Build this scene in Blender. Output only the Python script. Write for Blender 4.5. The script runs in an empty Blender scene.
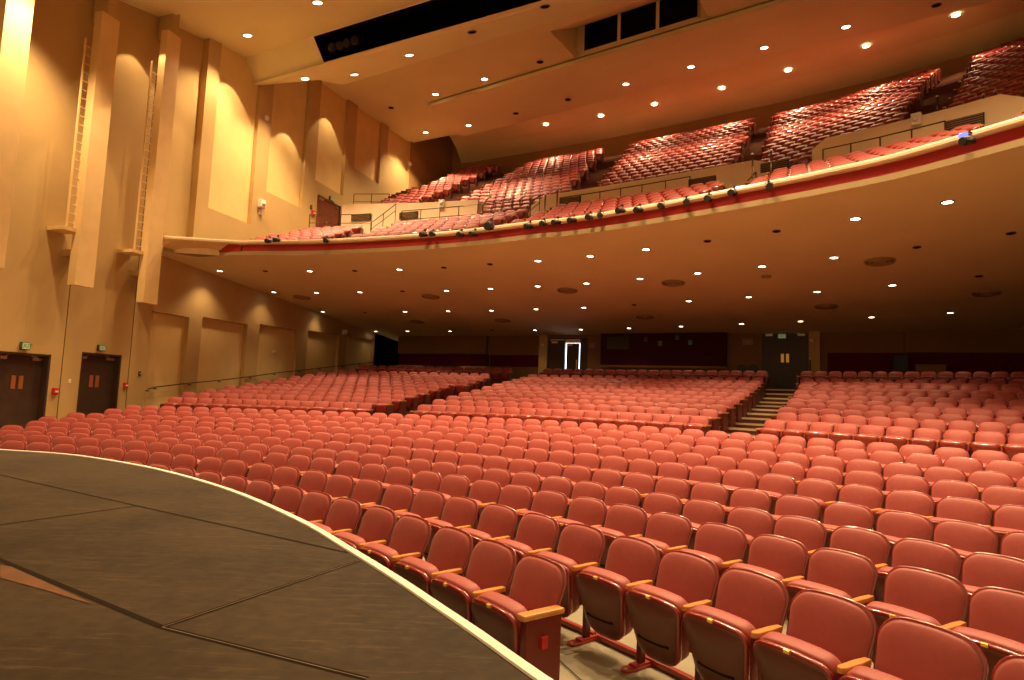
import bpy, bmesh, math, random
from mathutils import Matrix, Vector

# ---------------------------------------------------------------- survey of the hall (metres)
# camera pose, seat rows, wall / ceiling / balcony key points in world coordinates
D = {
'cam': {"f":629.777,"z":1.9746,"right":[0.999224,-0.003513,0.039219],"up":[-0.039376,-0.089157,0.995239],"fwd":[0.0,0.996011,0.089227]},
'C': [-11.776,-4.483],
'zrow': [0.0,0.0,0.012,0.022,0.08,0.169,0.254,0.335,0.435,0.529],
'A': [0.466,0.885],
'W': [0.885,-0.466],
'planes': {"under":[7.0,24,-0.0737],"F0":[15.74,21.93,0.25],"F1":[16.35,24,0.2069],"F2":[16.27,29.14,0.31],"F3":[19.21,36.56,0.099],"F4":[19.1,38.3,0.1],"F5":[20.35,44.5,0.03]},
'wall': {"P0":[-13.748,24.851],"d":[0.29237,0.9563],"n":[-0.9563,0.29237]},
'rowR': [15.0925,16.1778,17.3528,18.4127,19.4799,20.6966,21.8139,22.9311,24.0484,25.1656],
'seats': [[1,0.9291,"E",1],[1,0.8927,"E",2],[1,0.8561,"E",3],[1,0.8163,"E",4],[1,0.7802,"E",5],[1,0.7405,"E",6],[1,0.7044,"E",7],[1,0.6683,"E",8],[1,0.6286,"E",9],[1,0.5925,"E",10],[1,0.5563,"L",9],[1,0.518,"L",8],[1,0.4819,"L",7],[1,0.4458,"L",6],[1,0.4086,"L",5],[1,0.3715,"L",4],[1,0.3344,"L",3],[1,0.2973,"L",2],[1,0.2602,"L",1],[2,1.0917,"R",1],[2,1.057,"R",2],[2,1.0233,"R",3],[2,0.989,"R",4],[2,0.9553,"R",5],[2,0.9216,"R",6],[2,0.885,"R",7],[2,0.8497,"R",8],[2,0.8139,"R",9],[2,0.7768,"R",10],[2,0.7431,"R",11],[2,0.709,"R",12],[2,0.6719,"R",13],[2,0.6371,"R",14],[2,0.6034,"L",14],[2,0.5663,"L",13],[2,0.5326,"L",12],[2,0.4955,"L",11],[2,0.4619,"L",10],[2,0.4248,"L",9],[2,0.3911,"L",8],[2,0.3574,"L",7],[2,0.3237,"L",6],[2,0.29,"L",5],[2,0.2563,"L",4],[2,0.2217,"L",3],[2,0.1871,"L",2],[2,0.1525,"L",1],[3,1.0526,"R",1],[3,1.0212,"R",2],[3,0.9867,"R",3],[3,0.9553,"R",4],[3,0.9224,"R",5],[3,0.8884,"R",6],[3,0.857,"R",7],[3,0.8256,"R",8],[3,0.7923,"R",9],[3,0.76,"R",10],[3,0.7286,"R",11],[3,0.6954,"R",12],[3,0.664,"R",13],[3,0.6302,"R",14],[3,0.5988,"R",15],[3,0.5674,"R",16],[3,0.5331,"L",15],[3,0.5017,"L",14],[3,0.4703,"L",13],[3,0.4357,"L",12],[3,0.4043,"L",11],[3,0.372,"L",10],[3,0.3398,"L",9],[3,0.3075,"L",8],[3,0.2752,"L",7],[3,0.243,"L",6],[3,0.2107,"L",5],[3,0.1784,"L",4],[3,0.1461,"L",3],[3,0.1139,"L",2],[3,0.0816,"L",1],[4,1.0241,"R",1],[4,0.9945,"R",2],[4,0.9641,"R",3],[4,0.9325,"R",4],[4,0.9029,"R",5],[4,0.8714,"R",6],[4,0.8409,"R",7],[4,0.8083,"R",8],[4,0.7787,"R",9],[4,0.7485,"R",10],[4,0.7176,"R",11],[4,0.6869,"R",12],[4,0.657,"R",13],[4,0.6274,"R",14],[4,0.597,"R",15],[4,0.5666,"R",16],[4,0.5362,"R",17],[4,0.5058,"L",16],[4,0.4754,"L",15],[4,0.445,"L",14],[4,0.4146,"L",13],[4,0.3841,"L",12],[4,0.3537,"L",11],[4,0.3233,"L",10],[4,0.2929,"L",9],[4,0.2625,"L",8],[4,0.2321,"L",7],[4,0.2017,"L",6],[4,0.1712,"L",5],[4,0.1408,"L",4],[4,0.1104,"L",3],[4,0.08,"L",2],[4,0.0496,"L",1],[5,1.0171,"R",1],[5,0.9883,"R",2],[5,0.9604,"R",3],[5,0.9312,"R",4],[5,0.9011,"R",5],[5,0.8705,"R",6],[5,0.8408,"R",7],[5,0.8116,"R",8],[5,0.7833,"R",9],[5,0.7546,"R",10],[5,0.7258,"R",11],[5,0.6971,"R",12],[5,0.6684,"R",13],[5,0.6396,"R",14],[5,0.6109,"R",15],[5,0.5821,"R",16],[5,0.5534,"R",17],[5,0.5246,"R",18],[5,0.4959,"W",18],[5,0.4671,"W",17],[5,0.4384,"W",16],[5,0.4096,"W",15],[5,0.3809,"W",14],[5,0.3521,"W",13],[5,0.3234,"W",12],[5,0.2946,"W",11],[5,0.2659,"W",10],[5,0.2371,"W",9],[5,0.2084,"W",8],[5,0.1796,"W",7],[5,0.1509,"W",6],[5,0.1221,"W",5],[5,0.0934,"W",4],[5,0.0647,"W",3],[5,0.0359,"W",2],[5,0.0072,"W",1],[6,0.9924,"R",1],[6,0.9653,"R",2],[6,0.9383,"R",3],[6,0.9112,"R",4],[6,0.8841,"R",5],[6,0.8571,"R",6],[6,0.83,"R",7],[6,0.803,"R",8],[6,0.7759,"R",9],[6,0.7489,"R",10],[6,0.7218,"R",11],[6,0.6947,"R",12],[6,0.6677,"R",13],[6,0.6406,"R",14],[6,0.6136,"R",15],[6,0.5865,"R",16],[6,0.5595,"R",17],[6,0.5324,"R",18],[6,0.5053,"R",19],[6,0.4783,"W",19],[6,0.4512,"W",18],[6,0.4242,"W",17],[6,0.3971,"W",16],[6,0.37,"W",15],[6,0.343,"W",14],[6,0.3159,"W",13],[6,0.2889,"W",12],[6,0.2618,"W",11],[6,0.2348,"W",10],[6,0.2077,"W",9],[6,0.1806,"W",8],[6,0.1536,"W",7],[6,0.1265,"W",6],[6,0.0995,"W",5],[6,0.0724,"W",4],[6,0.0454,"W",3],[6,0.0183,"W",2],[6,-0.0088,"W",1],[7,0.9684,"R",1],[7,0.9427,"R",2],[7,0.917,"R",3],[7,0.8913,"R",4],[7,0.8657,"R",5],[7,0.84,"R",6],[7,0.8143,"R",7],[7,0.7886,"R",8],[7,0.763,"R",9],[7,0.7373,"R",10],[7,0.7116,"R",11],[7,0.686,"R",12],[7,0.6603,"R",13],[7,0.6346,"R",14],[7,0.6089,"R",15],[7,0.5833,"R",16],[7,0.5576,"R",17],[7,0.5319,"R",18],[7,0.5063,"R",19],[7,0.4806,"R",20],[7,0.4549,"W",20],[7,0.4292,"W",19],[7,0.4036,"W",18],[7,0.3779,"W",17],[7,0.3522,"W",16],[7,0.3266,"W",15],[7,0.3009,"W",14],[7,0.2752,"W",13],[7,0.2495,"W",12],[7,0.2239,"W",11],[7,0.1982,"W",10],[7,0.1725,"W",9],[7,0.1469,"W",8],[7,0.1212,"W",7],[7,0.0955,"W",6],[7,0.0698,"W",5],[7,0.0442,"W",4],[7,0.0185,"W",3],[7,-0.0072,"W",2],[7,-0.0328,"W",1],[8,0.9694,"R",1],[8,0.9449,"R",2],[8,0.9205,"R",3],[8,0.8961,"R",4],[8,0.8717,"R",5],[8,0.8473,"R",6],[8,0.8228,"R",7],[8,0.7984,"R",8],[8,0.774,"R",9],[8,0.7496,"R",10],[8,0.7252,"R",11],[8,0.7007,"R",12],[8,0.6763,"R",13],[8,0.6519,"R",14],[8,0.6275,"R",15],[8,0.6031,"R",16],[8,0.5786,"R",17],[8,0.5542,"R",18],[8,0.5298,"R",19],[8,0.5054,"R",20],[8,0.4809,"R",21],[8,0.4565,"W",21],[8,0.4321,"W",20],[8,0.4077,"W",19],[8,0.3833,"W",18],[8,0.3588,"W",17],[8,0.3344,"W",16],[8,0.31,"W",15],[8,0.2856,"W",14],[8,0.2612,"W",13],[8,0.2367,"W",12],[8,0.2123,"W",11],[8,0.1879,"W",10],[8,0.1635,"W",9],[8,0.1391,"W",8],[8,0.1146,"W",7],[8,0.0902,"W",6],[8,0.0658,"W",5],[8,0.0414,"W",4],[8,0.0169,"W",3],[8,-0.0075,"W",2],[8,-0.0319,"W",1],[9,0.9393,"R",1],[9,0.916,"R",2],[9,0.8927,"R",3],[9,0.8694,"R",4],[9,0.8461,"R",5],[9,0.8228,"R",6],[9,0.7995,"R",7],[9,0.7762,"R",8],[9,0.753,"R",9],[9,0.7297,"R",10],[9,0.7064,"R",11],[9,0.6831,"R",12],[9,0.6598,"R",13],[9,0.6365,"R",14],[9,0.6132,"R",15],[9,0.59,"R",16],[9,0.5667,"R",17],[9,0.5434,"R",18],[9,0.5201,"R",19],[9,0.4968,"R",20],[9,0.4735,"R",21],[9,0.4502,"W",21],[9,0.427,"W",20],[9,0.4037,"W",19],[9,0.3804,"W",18],[9,0.3571,"W",17],[9,0.3338,"W",16],[9,0.3105,"W",15],[9,0.2872,"W",14],[9,0.2639,"W",13],[9,0.2407,"W",12],[9,0.2174,"W",11],[9,0.1941,"W",10],[9,0.1708,"W",9],[9,0.1475,"W",8],[9,0.1242,"W",7],[9,0.1009,"W",6],[9,0.0777,"W",5],[9,0.0544,"W",4],[9,0.0311,"W",3],[9,0.0078,"W",2],[9,-0.0155,"W",1],[10,0.9403,"R",1],[10,0.918,"R",2],[10,0.8958,"R",3],[10,0.8735,"R",4],[10,0.8513,"R",5],[10,0.829,"R",6],[10,0.8068,"R",7],[10,0.7845,"R",8],[10,0.7623,"R",9],[10,0.74,"R",10],[10,0.7178,"R",11],[10,0.6955,"R",12],[10,0.6733,"R",13],[10,0.651,"R",14],[10,0.6287,"R",15],[10,0.6065,"R",16],[10,0.5842,"R",17],[10,0.562,"R",18],[10,0.5397,"R",19],[10,0.5175,"R",20],[10,0.4952,"R",21],[10,0.473,"R",22],[10,0.4507,"W",22],[10,0.4285,"W",21],[10,0.4062,"W",20],[10,0.384,"W",19],[10,0.3617,"W",18],[10,0.3395,"W",17],[10,0.3172,"W",16],[10,0.295,"W",15],[10,0.2727,"W",14],[10,0.2505,"W",13],[10,0.2282,"W",12],[10,0.2059,"W",11],[10,0.1837,"W",10],[10,0.1614,"W",9],[10,0.1392,"W",8],[10,0.1169,"W",7],[10,0.0947,"W",6],[10,0.0724,"W",5],[10,0.0502,"W",4],[10,0.0279,"W",3],[10,0.0057,"W",2],[10,-0.0166,"W",1]],
'zs': 0.95,
'lip': [[-7.085,8.923],[-6.11,8.731],[-5.319,8.356],[-4.082,7.539],[-2.714,6.312],[-1.598,5.027],[-0.995,4.188],[-0.561,3.555],[-0.296,3.143],[-0.088,2.818],[0.169,2.398]],
'seams': [[[-5.28,6.686],[-3.049,5.328],[-0.982,4.085]],[[-3.491,4.469],[-3.049,5.328]],[[-2.818,3.635],[-2.205,3.246],[-1.423,2.751],[-0.47,2.35]],[[-1.423,2.751],[-0.87,3.908]]],
'stain': [[-2.732,3.529],[-2.66,3.513],[-2.211,3.218],[-1.863,2.985],[-1.989,3.041],[-2.199,3.15],[-2.558,3.313]],
'under_lit': [[-12.467,26.317,6.785],[-8.298,25.187,6.715],[-4.433,23.89,6.667],[0.785,21.307,6.656],[2.457,20.315,6.663],[4.036,19.176,6.683],[8.511,15.48,6.77],[9.864,14.083,6.815],[-11.514,29.938,6.516],[-9.279,29.347,6.477],[-7.03,28.505,6.455],[-2.912,26.926,6.416],[-0.975,25.935,6.414],[0.939,24.912,6.415],[2.775,23.899,6.418],[4.575,22.652,6.438],[6.301,21.392,6.461],[7.993,20.065,6.489],[9.599,18.648,6.526],[-10.473,34.26,6.198],[-5.611,32.465,6.148],[-3.279,31.476,6.132],[-1.057,30.488,6.12],[1.072,29.404,6.118],[3.193,28.279,6.118],[7.181,25.554,6.159],[9.115,24.157,6.184],[11.032,22.653,6.216],[12.85,21.115,6.254],[-9.146,40.032,5.776],[-6.491,38.871,5.761],[-3.745,37.67,5.745],[1.268,35.145,5.737],[3.705,33.897,5.735],[6.041,32.466,5.748],[8.336,30.974,5.766],[10.732,29.331,5.791],[12.804,27.813,5.818],[14.946,26.026,5.861],[17.042,24.313,5.901]],
'under_off': [[-10.318,25.75,6.748],[-6.326,24.592,6.686],[-2.643,23.114,6.656],[-0.893,22.183,6.656],[5.573,17.993,6.707],[7.068,16.763,6.736],[-4.943,27.645,6.439],[11.176,17.22,6.565],[12.589,15.688,6.616],[-7.957,33.629,6.153],[5.215,26.986,6.133],[14.531,19.417,6.306],[-1.178,36.204,5.752]],
'diffusers': [[-10.398,30.652,6.431],[-3.768,28.293,6.357],[-5.366,35.11,5.967],[-0.545,32.837,5.95],[2.162,25.215,6.354],[5.846,22.882,6.379],[6.187,29.286,5.95],[10.985,18.662,6.478],[12.381,24.703,6.036],[16.112,21.199,6.136]],
'smoke': [[8.562,21.147,6.399]],
'ceil_lit': [["F1",[-7.995,23.03,16.785]],["F1",[-11.822,25.708,16.905]],["F2",[-10.248,28.581,16.524]],["F2",[-7.96,28.638,16.871]],["F2",[-4.981,26.371,16.68]],["F3",[-5.038,35.428,19.397]],["F3",[-2.089,33.335,19.35]],["F3",[-6.528,42.117,19.914]],["F4",[-3.411,39.96,19.591]],["F4",[5.744,33.449,19.443]],["F4",[8.734,31.292,19.391]],["F4",[11.698,29.2,19.344]],["F4",[14.619,27.207,19.304]],["F5",[1.716,41.237,20.417]],["F5",[5.212,39.593,20.422]],["F5",[8.289,37.719,20.416]],["F5",[11.71,35.381,20.401]],["F5",[14.594,33.12,20.382]],["F5",[17.412,30.507,20.352]],["F5",[20.021,27.732,20.315]]],
'ceil_off': [["F2",[-2.091,24.077,16.469]],["F2",[0.73,21.97,16.298]],["F3",[-8.037,37.508,19.441]],["F3",[0.883,31.236,19.303]],["F4",[-0.32,37.833,19.547]],["F4",[2.736,35.639,19.496]],["F4",[17.504,25.38,19.277]]],
'edge': [[-13.389,23.583,6.995],[-13.095,23.967,6.959],[-12.666,24.195,6.93],[-12.072,24.179,6.91],[-10.411,23.486,6.899],[-7.36,22.633,6.849],[-4.464,21.55,6.82],[-1.807,20.327,6.809],[0.551,18.94,6.818],[1.702,18.341,6.818],[3.594,17.0,6.84],[5.192,15.702,6.87],[6.551,14.555,6.898],[7.104,14.051,6.912],[8.121,13.057,6.941],[9.387,11.327,7.011]],
'F2': [[-12.519,28.834,16.265],[-9.736,28.994,16.711],[-9.0,30.357,17.192],[0.625,24.032,16.849]],
'F4': [[-5.632,36.7,19.2],[2.916,30.789,19.075],[8.484,26.806,18.983],[-3.955,42.318,19.775],[2.426,37.737,19.667],[10.591,31.712,19.515]],
'slotq': [[-9.2,26.055,17.418],[-5.634,23.991,17.62],[-1.913,22.679,16.907],[-8.852,26.693,16.517]],
'recess': [[35.13,-3.26],[38.47,-3.6],[35.0,2.34],[37.56,3.12]],
'wl': {"lower":[[[-0.682,4.678],[1.176,4.751]],[[1.885,4.781],[4.687,4.889]],[[5.522,4.918],[8.491,5.037]],[[9.37,5.056],[12.447,5.162]],[[13.263,5.157],[16.493,5.293]]],"upper":[[[1.687,9.426],[4.335,9.645]],[[5.245,11.29],[8.096,11.567]],[[9.08,13.212],[11.862,13.446]],[[12.876,15.271],[15.935,15.578]],[[16.812,17.394],[20.064,17.89]]],"fin2":[[-1.945,4.83],[-1.335,4.886],[-1.967,15.367],[-1.324,15.182],[-2.206,15.224]],"fin1":[[-4.604,5.04],[-3.936,5.028],[-4.503,14.451],[-3.853,14.309]],"fin0":[[-7.523,5.127],[-6.808,5.106],[-7.385,12.95],[-6.652,13.422]],"door1":[[-6.555,2.694],[-4.404,2.752],[-5.48,1.569]],"door2":[[-3.8,2.864],[-1.795,2.947],[-2.846,1.974]],"exit":[[-5.497,3.06],[-5.183,2.836],[-2.882,3.2],[-2.552,3.015]],"plates":[[-5.647,1.811],[-5.458,1.415],[-5.456,1.817],[-5.248,1.418],[-3.004,2.037],[-2.832,1.66],[-2.816,2.045],[-2.622,1.664]],"pull":[[-4.226,1.546],[-1.589,1.817]],"switch":[[-3.699,1.909],[-1.101,2.282]],"rail":[[-0.658,1.713],[-0.298,1.798],[1.378,2.006],[3.057,2.178],[5.02,2.426],[6.732,2.671],[8.738,2.896],[10.528,3.125],[12.834,3.398],[14.736,3.633],[16.709,3.851]],"udoor":[[9.356,12.432],[11.677,12.726]],"usign":[[10.429,12.805],[10.897,12.691]],"ualarm":[[9.226,11.523]],"usmall":[[4.878,10.679],[4.923,10.275],[8.878,11.752],[4.836,14.935],[20.648,18.478],[12.467,12.481]],"box":[[12.963,5.365]],"knob":[[6.919,3.777]],"end":[[16.691,5.28],[20.125,20.071]],"undermeet":[[-0.442,6.814]],"pil1":[[0.231,13.64],[0.486,13.762]]},
'ub': 42.8,
'brow': [[1.9,8.114],[2.95,8.558],[4.0,9.014],[5.05,9.48],[6.1,9.955]],
'bends': [[8.09,10.29,22.08,23.97,36.75,38.9,49.62,50.58]],
'bleft': [0.23,-0.01,0.56,1.01,1.73],
'rhow': 8.8,
'cw1': [[4.1,12.113],[10.56,11.842],[15.61,11.673]],
'cw2': [[20.14,11.028],[21.53,11.456],[25.78,11.498],[31.66,11.529],[36.49,11.527],[37.59,11.275]],
'cw3': [[39.9,11.476],[40.68,11.819],[44.5,11.817],[48.93,11.863],[50.1,11.486]],
'vents': [[[4.16,11.494],[5.95,11.137]],[[8.6,11.389],[10.27,11.033]],[[22.62,11.155],[24.32,10.833]],[[32.29,11.208],[34.1,10.751]],[[36.92,11.255],[38.59,10.994]],[[46.58,11.408],[48.28,11.025]]],
'urow': [[10.0,11.549],[10.65,11.976],[11.3,12.404],[11.95,12.831],[12.6,13.258],[13.25,13.685],[13.9,14.113],[14.55,14.54],[15.2,14.967],[15.85,15.395],[16.5,15.822],[17.15,16.249],[17.8,16.677],[18.45,17.104],[19.1,17.531],[19.75,17.958],[20.4,18.386],[21.05,18.813]],
'uleft': [5.08,5.38,5.8,6.16,6.45,8.48],
'uaisles': [[8.82,12.05],[11.12,14.78],[22.07,20.85],[24.09,22.92],[34.75,32.62],[36.01,33.75],[43.91,43.46],[46.04,45.16]],
'stagelights': [[5.45,7.253],[6.15,7.28],[10.6,7.161],[19.03,7.14],[19.79,7.131],[22.13,7.029],[23.19,7.005],[24.49,7.194],[27.5,7.058],[28.62,7.081],[29.56,7.079],[30.71,7.079],[31.94,7.1],[32.7,7.1],[34.05,7.164],[35.23,7.104],[36.69,7.119],[38.21,7.106],[39.51,7.102],[40.89,7.146],[42.83,7.128],[51.46,7.166]],
'rear': [[27.94,0.79],[28.99,0.981],[30.04,1.127],[31.09,1.282],[32.14,1.412],[33.19,1.574],[34.24,1.721],[35.29,1.866],[36.34,2.011],[37.39,2.154],[38.44,2.326],[39.49,2.531],[40.54,2.734]],
'grail': [[[1.35,11.105],[7.08,10.875]],[[9.82,10.924],[13.26,10.888],[16.62,10.855],[19.63,10.891]],[[23.53,10.675],[26.67,10.698],[29.79,10.723],[33.13,10.743]],[[41.15,10.822],[44.09,10.821],[47.1,10.839]]],
'urail': [[3.7,13.007],[7.0,12.817]],
'srail': [[[6.38,10.757],[8.59,11.664]],[[19.85,10.62],[21.31,11.275]],[[35.85,10.213],[36.89,10.81]]],
'tubes': [[[15.82,11.614],[16.49,11.952]],[[19.03,11.586],[19.52,11.898]],[[38.48,12.682],[38.94,13.286]],[[43.11,11.944],[43.58,12.485]]],
'urail2': [[46.45,14.054],[48.11,14.203]],
'slotl': [[-8.542,26.137,16.947],[-8.137,25.935,16.935],[-7.783,25.738,16.946],[-7.384,25.513,16.963]],
'wdots': [[12.43,11.632],[45.31,11.69]],
}

SC = bpy.context.scene
COL = SC.collection
R_ = math.radians
rnd = random.Random(7)

# ---------------------------------------------------------------- camera
cd = bpy.data.cameras.new('camera')
cam = bpy.data.objects.new('camera', cd)
COL.objects.link(cam)
c = D['cam']
rt, up, fw = Vector(c['right']), Vector(c['up']), Vector(c['fwd'])
cam.matrix_world = Matrix(((rt.x, up.x, -fw.x, 0), (rt.y, up.y, -fw.y, 0), (rt.z, up.z, -fw.z, c['z']), (0, 0, 0, 1)))
cd.sensor_fit = 'HORIZONTAL'
cd.sensor_width = 36.0
cd.lens = c['f'] / 1024 * 36.0
cd.clip_start = 0.05
cd.clip_end = 300
SC.camera = cam

# ---------------------------------------------------------------- world, exposure
wd = bpy.data.worlds.new('ambient_fill')
SC.world = wd
wd.use_nodes = True
bg = wd.node_tree.nodes['Background']
bg.inputs[0].default_value = (1.0, 0.64, 0.31, 1)
bg.inputs[1].default_value = 0.56  # warm ambient fill, added in place of light bounced around the hall
vs = SC.view_settings
vs.view_transform = 'Standard'
vs.look = 'None'
vs.gamma = 1.0
vs.use_curve_mapping = False
vs.exposure = 0.42

WARM = (1.0, 0.69, 0.37)


def spot(name, loc, watts, angle, target=None, blend=0.4, radius=0.15, color=WARM, parent=None):
    l = bpy.data.lights.new(name, 'SPOT')
    l.energy = watts
    l.color = color
    l.spot_size = R_(angle)
    l.spot_blend = blend
    l.shadow_soft_size = radius
    o = bpy.data.objects.new(name, l)
    COL.objects.link(o)
    o.location = loc
    d = Vector(target) - Vector(loc) if target else Vector((0, 0, -1))
    o.rotation_euler = d.to_track_quat('-Z', 'Y').to_euler()
    return o


# ---------------------------------------------------------------- hall frames
CX, CY = D['C']
AX, AY = D['A']
WX, WY = D['W']


def polar(R, deg, z=0.0):
    a = R_(deg)
    return Vector((CX + R * math.sin(a), CY + R * math.cos(a), z))


def uw(u, w, z=0.0):
    return Vector((CX + AX * u + WX * w, CY + AY * u + WY * w, z))


def to_uw(x, y):
    return ((x - CX) * AX + (y - CY) * AY, (x - CX) * WX + (y - CY) * WY)


PL = D['planes']


def zplane(n, x, y):
    z0, u0, s = PL[n]
    return z0 + s * (to_uw(x, y)[0] - u0)


WP0, WD, WN = D['wall']['P0'], D['wall']['d'], D['wall']['n']


def wl(t, z, off=0.0):
    """left wall: t along it, off = distance out into the room"""
    return Vector((WP0[0] + WD[0] * t - WN[0] * off, WP0[1] + WD[1] * t - WN[1] * off, z))


WALL_ROT = math.atan2(WD[1], WD[0])      # local +X along the wall, local -Y into the room

# house lights over the pit (in the front ceiling, above and behind the view)
HOUSE = [(18.5, -12, 1500), (20.0, -4, 1900), (19.0, 4, 1900), (19.5, 11, 1500), (22.5, 9, 1500), (22.5, 2, 1700), (15.0, 8, 1300), (15.0, -2, 1300), (25.8, 3, 1500), (25.8, 11, 1500), (25.8, 19, 1200)]
for i, (u_, w_, e_) in enumerate(HOUSE):
    q = uw(u_, w_, 14.4 if u_ < 25 else 16.3)
    spot('house_light', q, e_ * 1.9, 105 if u_ < 25 else 125, blend=0.7, radius=0.25)


# ---------------------------------------------------------------- materials
def mat(name, col, rough=0.6, metal=0.0, spec=0.5, coat=0.0, var=0.0, scale=8.0, bump=0.0, bscale=60.0, emit=None, estr=0.0, sheen=0.0):
    m = bpy.data.materials.new(name)
    m.use_nodes = True
    nt = m.node_tree
    b = nt.nodes['Principled BSDF']
    b.inputs['Base Color'].default_value = (*col, 1)
    b.inputs['Roughness'].default_value = rough
    b.inputs['Metallic'].default_value = metal
    b.inputs['Specular IOR Level'].default_value = spec
    b.inputs['Coat Weight'].default_value = coat
    b.inputs['Sheen Weight'].default_value = sheen
    tc = nt.nodes.new('ShaderNodeTexCoord')
    if var > 0:
        n = nt.nodes.new('ShaderNodeTexNoise')
        n.inputs['Scale'].default_value = scale
        n.inputs['Detail'].default_value = 5
        nt.links.new(tc.outputs['Object'], n.inputs['Vector'])
        mp = nt.nodes.new('ShaderNodeMapRange')
        mp.inputs[1].default_value = 0.3
        mp.inputs[2].default_value = 0.7
        mp.inputs[3].default_value = 1 - var
        mp.inputs[4].default_value = 1 + var
        nt.links.new(n.outputs['Fac'], mp.inputs[0])
        mx = nt.nodes.new('ShaderNodeMix')
        mx.data_type = 'RGBA'
        mx.blend_type = 'MULTIPLY'
        mx.inputs[0].default_value = 1.0
        mx.inputs[6].default_value = (*col, 1)
        nt.links.new(mp.outputs[0], mx.inputs[7])
        nt.links.new(mx.outputs[2], b.inputs['Base Color'])
    if bump > 0:
        n2 = nt.nodes.new('ShaderNodeTexNoise')
        n2.inputs['Scale'].default_value = bscale
        n2.inputs['Detail'].default_value = 3
        nt.links.new(tc.outputs['Object'], n2.inputs['Vector'])
        bp = nt.nodes.new('ShaderNodeBump')
        bp.inputs['Strength'].default_value = bump
        bp.inputs['Distance'].default_value = 0.01
        nt.links.new(n2.outputs['Fac'], bp.inputs['Height'])
        nt.links.new(bp.outputs[0], b.inputs['Normal'])
    if emit:
        b.inputs['Emission Color'].default_value = (*emit, 1)
        b.inputs['Emission Strength'].default_value = estr
    return m


M = {}
M['wall'] = mat('wall_paint', (0.52, 0.355, 0.145), 0.75, spec=0.25, var=0.05, scale=0.6, bump=0.05)
M['wall_panel'] = mat('wall_panel_paint', (0.74, 0.55, 0.23), 0.7, spec=0.25, var=0.05, scale=1.2)
M['wall_balcony'] = mat('wall_paint_lightened', (0.86, 0.68, 0.46), 0.75, spec=0.25, var=0.04, scale=0.8)  # wall paint made lighter: light missing on the cross walls put into colour
M['fin'] = mat('fin_paint', (0.76, 0.53, 0.235), 0.6, spec=0.3, var=0.05, scale=2)
M['ceiling'] = mat('ceiling_plaster', (0.74, 0.66, 0.38), 0.85, spec=0.15, var=0.04, scale=0.5)
M['ceiling_b'] = mat('balcony_soffit_plaster', (0.78, 0.69, 0.39), 0.8, spec=0.2, var=0.04, scale=0.5)
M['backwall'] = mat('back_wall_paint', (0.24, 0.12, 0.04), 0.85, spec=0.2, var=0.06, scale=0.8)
M['burgundy'] = mat('burgundy_carpet_wall', (0.10, 0.010, 0.008), 0.9, spec=0.1, var=0.1, scale=6)
M['beige_trim'] = mat('beige_trim_paint', (0.38, 0.27, 0.125), 0.6, var=0.03)
M['red_band'] = mat('red_fascia_fabric', (0.38, 0.014, 0.01), 0.7, var=0.08, scale=4)
M['cap'] = mat('pale_oak_cap', (0.82, 0.62, 0.38), 0.4, coat=0.3, var=0.05, scale=5)
M['concrete'] = mat('pit_concrete', (0.30, 0.265, 0.175), 0.75, spec=0.3, var=0.12, scale=2.5, bump=0.1)
M['carpet'] = mat('aisle_carpet', (0.12, 0.05, 0.03), 0.95, spec=0.1, var=0.15, scale=10)
M['nosing'] = mat('step_nosing', (0.75, 0.62, 0.38), 0.5)
M['black'] = mat('black_void', (0.004, 0.003, 0.003), 0.9, spec=0.05)
M['darkmetal'] = mat('black_metal', (0.015, 0.013, 0.012), 0.5, metal=0.2)
M['bronze'] = mat('bronze_rail', (0.10, 0.055, 0.025), 0.4, metal=0.7)
M['steel'] = mat('brushed_steel', (0.55, 0.5, 0.42), 0.35, metal=0.9)
M['doorbrown'] = mat('dark_brown_door', (0.055, 0.03, 0.018), 0.5, var=0.15, scale=3)
M['doorred'] = mat('red_brown_wood_door', (0.22, 0.055, 0.02), 0.45, var=0.2, scale=3, coat=0.2)
M['copper'] = mat('copper_plate', (0.55, 0.22, 0.09), 0.4, metal=0.6)
M['redplastic'] = mat('red_plastic', (0.55, 0.02, 0.015), 0.4)
M['white'] = mat('white_plastic', (0.8, 0.74, 0.62), 0.5)
M['signface'] = mat('sign_face', (0.45, 0.5, 0.33), 0.4, emit=(0.30, 0.42, 0.16), estr=0.25)
M['signgreen'] = mat('sign_green', (0.02, 0.22, 0.06), 0.4)
M['fabric'] = mat('seat_red_fabric', (0.36, 0.056, 0.043), 0.52, spec=0.45, var=0.05, scale=25, bump=0.12, bscale=350, sheen=0.15)
M['shellred'] = mat('seat_red_lacquer', (0.25, 0.020, 0.013), 0.24, spec=0.6, coat=0.7)
M['pan'] = mat('seat_pan_brown', (0.11, 0.030, 0.016), 0.38, spec=0.5, var=0.08, scale=6)
M['oak'] = mat('oak_arm', (0.62, 0.27, 0.055), 0.38, coat=0.35, var=0.15, scale=12)
M['standard'] = mat('standard_dark_red', (0.10, 0.012, 0.008), 0.35, coat=0.2)
M['foot'] = mat('foot_red_paint', (0.33, 0.03, 0.018), 0.35, coat=0.3)
M['panelred'] = mat('end_panel_red', (0.17, 0.016, 0.010), 0.45, coat=0.15)
M['brass'] = mat('brass_plate', (0.85, 0.55, 0.15), 0.3, metal=0.8)
M['lamp'] = mat('lamp_glow', (1, 1, 1), 0.5, emit=(1.0, 0.86, 0.66), estr=9.0)
M['day'] = mat('daylight_corridor', (1, 1, 1), 0.5, emit=(0.80, 0.88, 1.0), estr=3.0)
M['bluescreen'] = mat('blue_screen', (0.02, 0.02, 0.2), 0.3, emit=(0.15, 0.2, 1.0), estr=1.6)
M['glassdark'] = mat('dark_booth_glass', (0.004, 0.004, 0.006), 0.15, spec=0.5)
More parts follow.
